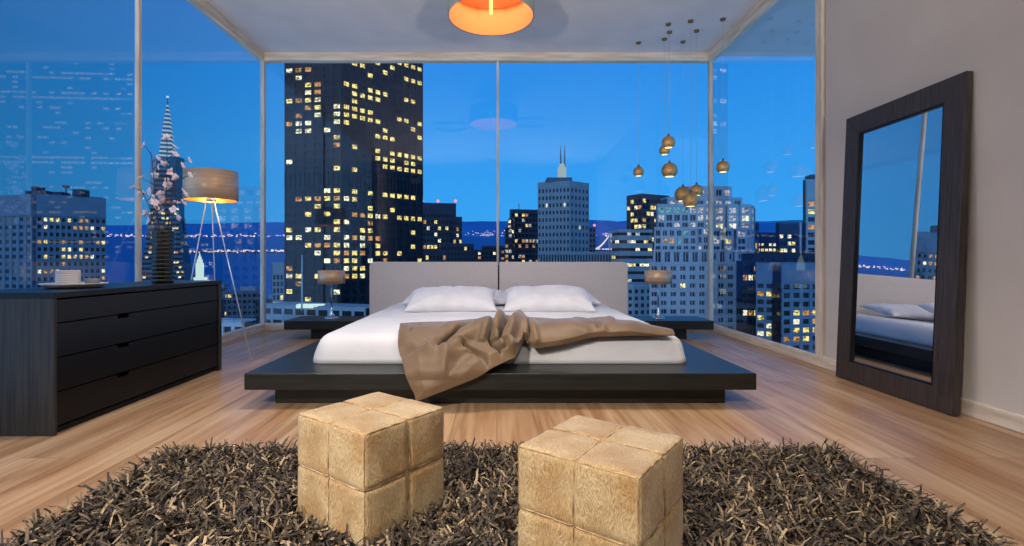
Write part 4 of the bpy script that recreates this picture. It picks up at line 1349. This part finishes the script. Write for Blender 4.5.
for i, (x0, x1) in enumerate(((712, 720), (723.5, 732), (736, 746))):
    b.block([(x0, 112), (x1, 112.3), (x1 + 2.0, 115)], 228.5, [1, 1], 1.85, pier=.25, span=.35, cap=.3, seed=41 + i, prob=.35, mats=('w_pale', 'w_yellow'), ybot=268, **kw)
b.block([(653, 111.5), (745, 112), (749, 118)], 250.5, [10, 2], 3.3, pier=.4, span=.12, cap=.2, seed=45, ybot=265, **kw)
b.block([(649, 110), (744, 110.5), (748, 117)], 263, [10, 2], 1.9, pier=.42, span=.5, cap=.25, seed=46, prob=.07, mats=('w_orange', 'w_yellow', 'w_pale'), ybot=350, **kw)
b.finish(.95)
b = Building('shadow_tower', 'dark slim tower tight against the right flank of the stepped stone building', 752, 130)
b.block([(741, 131), (758, 133)], 222, 2, 2.4, pier=.3, span=.4, fac='navyclad', seed=47, prob=.3, ybot=355)
b.finish()
b = Building('lit_band_block', 'dark block with three bright yellow window bands through the right window', 767, 180)
b.block([(752, 180), (780, 182)], 233, 7, 1.75, pier=.25, span=.5, fac='darkclad', cap=3.2, depth=.25, seed=48, prob=0, rows={0: .9, 1: .95, 2: .9}, mats=('w_yellow', 'w_white'), ybot=268)
b.finish()
b = Building('mast_block', 'dark block with a pale upright pipe at the right window', 793, 165)
b.block([(779, 165), (807, 167)], 222.5, 7, 2.2, pier=.1, span=.5, fac='navyclad', cap=3.4, depth=.25, seed=49, prob=.35, rows={2: .75, 3: .8}, mats=('w_yellow', 'w_white'), ybot=275, deep=1.5)
p, q = at(800.5, 268, 163), at(800.5, 222.5, 163)
b.part(MB().tube([(p.x, 163, p.z), (q.x, 163, q.z)], .28, 8), 'pipe', 'conc_lt')
b.finish()
b = Building('slender_tower', 'slender pale tower rising beside the right window jamb', 812, 140)
zt = b.block([(805.5, 140), (826, 141)], 180, 2, 2.05, pier=.3, span=.4, fac='conc', cap=5.6, seed=51, prob=.25, rows={0: .9, 1: .9}, ybot=300, deep=1.0)
p = at(812, 175, 143); b.part(MB().box(p.x - .8, p.x + 1.6, 142, 145, zt, p.z), 'penthouse', 'navyclad')
b.finish()
# 13 low front block at the right
b = Building('apartment_block', 'near blue-grey block with blank upper wall and lit windows, low in the right window', 790, 80)
b.block([(756, 82), (774, 81)], 264, 2, 1.32, pier=.3, span=.42, fac='conc_mid', cap=2.9, depth=.25, seed=52, prob=.15, rows={3: .3, 4: .6, 5: .7, 6: .7}, ybot=370)
b.block([(781, 79), (838, 81)], 264, 6, 1.32, pier=.32, span=.42, fac='conc_mid', cap=2.9, depth=.25, seed=53, prob=.12, rows={3: .45, 4: .4, 5: .5, 6: .75, 7: .6}, ybot=370)
b.block([(742, 84), (786, 84)], 262, 8, 1.5, pier=.2, span=.4, fac='darkclad', glass='darkglass', cap=.4, depth=.2, seed=54, prob=.25, ybot=370)
b.finish()
b = Building('flat_dark_roof', 'flat dark roof above the blank upper wall in the right window', 785, 96)
b.block([(752, 98), (840, 98)], 254.5, 8, 2, pier=.1, span=.6, fac='darkclad', seed=55, ybot=290)
b.finish()
# 14 tall slab hidden by the right wall, mirrored in the left panes
b = Building('mirrored_tower', 'tall lit slab tower mirrored faintly in the big left panes', 900, 420)
b.block([(848, 430), (1030, 420), (1030, 440)], 56, [30, 2], 4.2, pier=.1, span=.55, fac='navyclad', depth=.2, cap=1.5, seed=61, prob=.15, rows={2: .5, 3: .75, 6: .8, 7: .8, 13: .4, 19: .8, 20: .8, 25: .5, 30: .6, 36: .7}, mats=('w_white', 'w_cyan', 'w_pale'), ybot=330)
b.finish()

# ------------------------------------------------------------------ sky
wd = bpy.data.worlds.new('dusk'); scn.world = wd; wd.use_nodes = True
nt = wd.node_tree; bg = nt.nodes['Background']
tc = nt.nodes.new('ShaderNodeTexCoord'); sp = nt.nodes.new('ShaderNodeSeparateXYZ')
nt.links.new(tc.outputs['Generated'], sp.inputs[0])
rp = ramp(nt, [(0.0, (.045, .35, .80, 1)), (.14, (.034, .315, .80, 1)), (.4, (.016, .215, .70, 1)), (.75, (.008, .09, .35, 1))])
nt.links.new(sp.outputs['Z'], rp.inputs['Fac'])
mr = nt.nodes.new('ShaderNodeMapRange'); mr.inputs['From Min'].default_value = -.75; mr.inputs['From Max'].default_value = -.2
mr.inputs['To Min'].default_value = .42; mr.inputs['To Max'].default_value = 1.0
nt.links.new(sp.outputs['X'], mr.inputs['Value'])
ml = nt.nodes.new('ShaderNodeMix'); ml.data_type = 'RGBA'; ml.blend_type = 'MULTIPLY'; ml.inputs[0].default_value = 1
nt.links.new(rp.outputs[0], ml.inputs[6]); nt.links.new(mr.outputs[0], ml.inputs[7])
# afterglow behind and to the left of the camera, where the sun went down
gv = nt.nodes.new('ShaderNodeVectorMath'); gv.operation = 'DOT_PRODUCT'; gv.inputs[1].default_value = (-.5, -.866, 0)
nt.links.new(tc.outputs['Generated'], gv.inputs[0])
gm_ = nt.nodes.new('ShaderNodeMapRange'); gm_.interpolation_type = 'SMOOTHSTEP'
gm_.inputs['From Min'].default_value = -.05; gm_.inputs['From Max'].default_value = .8
nt.links.new(gv.outputs['Value'], gm_.inputs['Value'])
ga = nt.nodes.new('ShaderNodeMix'); ga.data_type = 'RGBA'; ga.inputs[7].default_value = (.30, .58, 1.05, 1)
nt.links.new(gm_.outputs[0], ga.inputs[0]); nt.links.new(ml.outputs[2], ga.inputs[6])
nt.links.new(ga.outputs[2], bg.inputs['Color'])
bg.inputs['Strength'].default_value = 1.22

# ------------------------------------------------------------------ lamps
def lamp(kind, name, loc, power, color, size=.1, rot=(0, 0, 0), spread=None, parent=None):
    l = bpy.data.lights.new(name, kind); l.energy = power; l.color = color
    if kind == 'AREA':
        l.shape = 'DISK'; l.size = size
        if spread: l.spread = math.radians(spread)
    else:
        l.shadow_soft_size = size
    o = bpy.data.objects.new(name, l); o.location = loc; o.rotation_euler = rot
    col.objects.link(o)
    return o
WARM = (1, .90, .80)
def added_ceiling_light(x, y, power, spread, label):  # added lamps out of view, general fill from above
    t = empty('added_ceiling_light', (x, y, H), label, 'ceiling light', 'added unseen ceiling lights')
    MB().lathe([(.30, -.001), (.33, -.001), (.33, -.05), (.30, -.05), (.30, -.001)], 40, (x, y, H), closed=False).build('ring', M['added_fixture'], t)
    lamp('AREA', 'added_ceiling_lamp', (x, y, H - .03), power, WARM, .58, (0, 0, 0), spread)
added_ceiling_light(-.9, 3.0, 19, 110, 'added unseen ceiling light between the drum pendant and the dresser')
added_ceiling_light(.7, 3.3, 20, 110, 'added unseen ceiling light between the drum pendant and the leaning mirror')
def spotlight(loc, aim, power, angle, label, size=.16):  # added fixtures behind the camera, lighting the ottomans from the front
    t = empty('added_spotlight', loc, label, 'spotlight', 'added unseen spotlights at the back of the room')
    d = (Vector(aim) - Vector(loc)).normalized()
    L = Vector(loc)
    MB().tube([L - d * .22, L - d * .02], [.11, .17], 24, False).build('housing', M['added_fixture'], t)
    MB().tube([L - d * .20, (loc[0], loc[1], H - .002)], .015, 10).build('bracket', M['added_fixture'], t)
    lamp('AREA', 'added_spot_lamp', L - d * .04, power, WARM, size * 2, d.to_track_quat('-Z', 'Y').to_euler(), angle)
spotlight((-2.3, -1.5, 3.2), (-.5, 1.6, 0), 41, 64, 'added unseen spotlight at the back, on the dresser side')
spotlight((.5, -1.6, 3.2), (.3, 1.6, 0), 10, 64, 'added unseen spotlight at the back, on the mirror side')
for ux, lab in ((-2.4, 'added unseen uplighter at the back of the room, on the dresser side'), (2.2, 'added unseen uplighter at the back of the room, on the mirror side')):  # added lamps behind the camera to brighten the ceiling
    ul = empty('added_uplighter', (ux, -1.4, 0), lab, 'lamp', 'added unseen uplighters at the back of the room')
    MB().lathe([(0, 0), (.15, 0), (.15, .015), (.02, .03), (.012, .05), (.012, .58), (.05, .62), (.19, .70), (.185, .70), (.045, .63), (0, .62)], 32, (ux, -1.4, 0)).build('body', M['added_fixture'], ul)
    lamp('AREA', 'added_uplighter_bulb', (ux, -1.4, .715), 60, WARM, .34, Vector((-.12 * ux, .75, .68)).to_track_quat('-Z', 'Y').to_euler(), 88)
lamp('AREA', 'drum_lamp', (dx, dy, dz + .255), 4.2, (1, .78, .68), .70)
lamp('POINT', 'floor_lamp_bulb', (fx, fy, 1.50), 8, (1, .78, .5), .04)

scn.view_settings.view_transform = 'Standard'
scn.view_settings.look = 'None'
scn.view_settings.gamma = 1
scn.view_settings.exposure = 0
scn.view_settings.use_curve_mapping = False
scn.cycles.transparent_max_bounces = 32
scn.cycles.max_bounces = 10
scn.cycles.use_denoising = True
scn.cycles.sample_clamp_indirect = 6
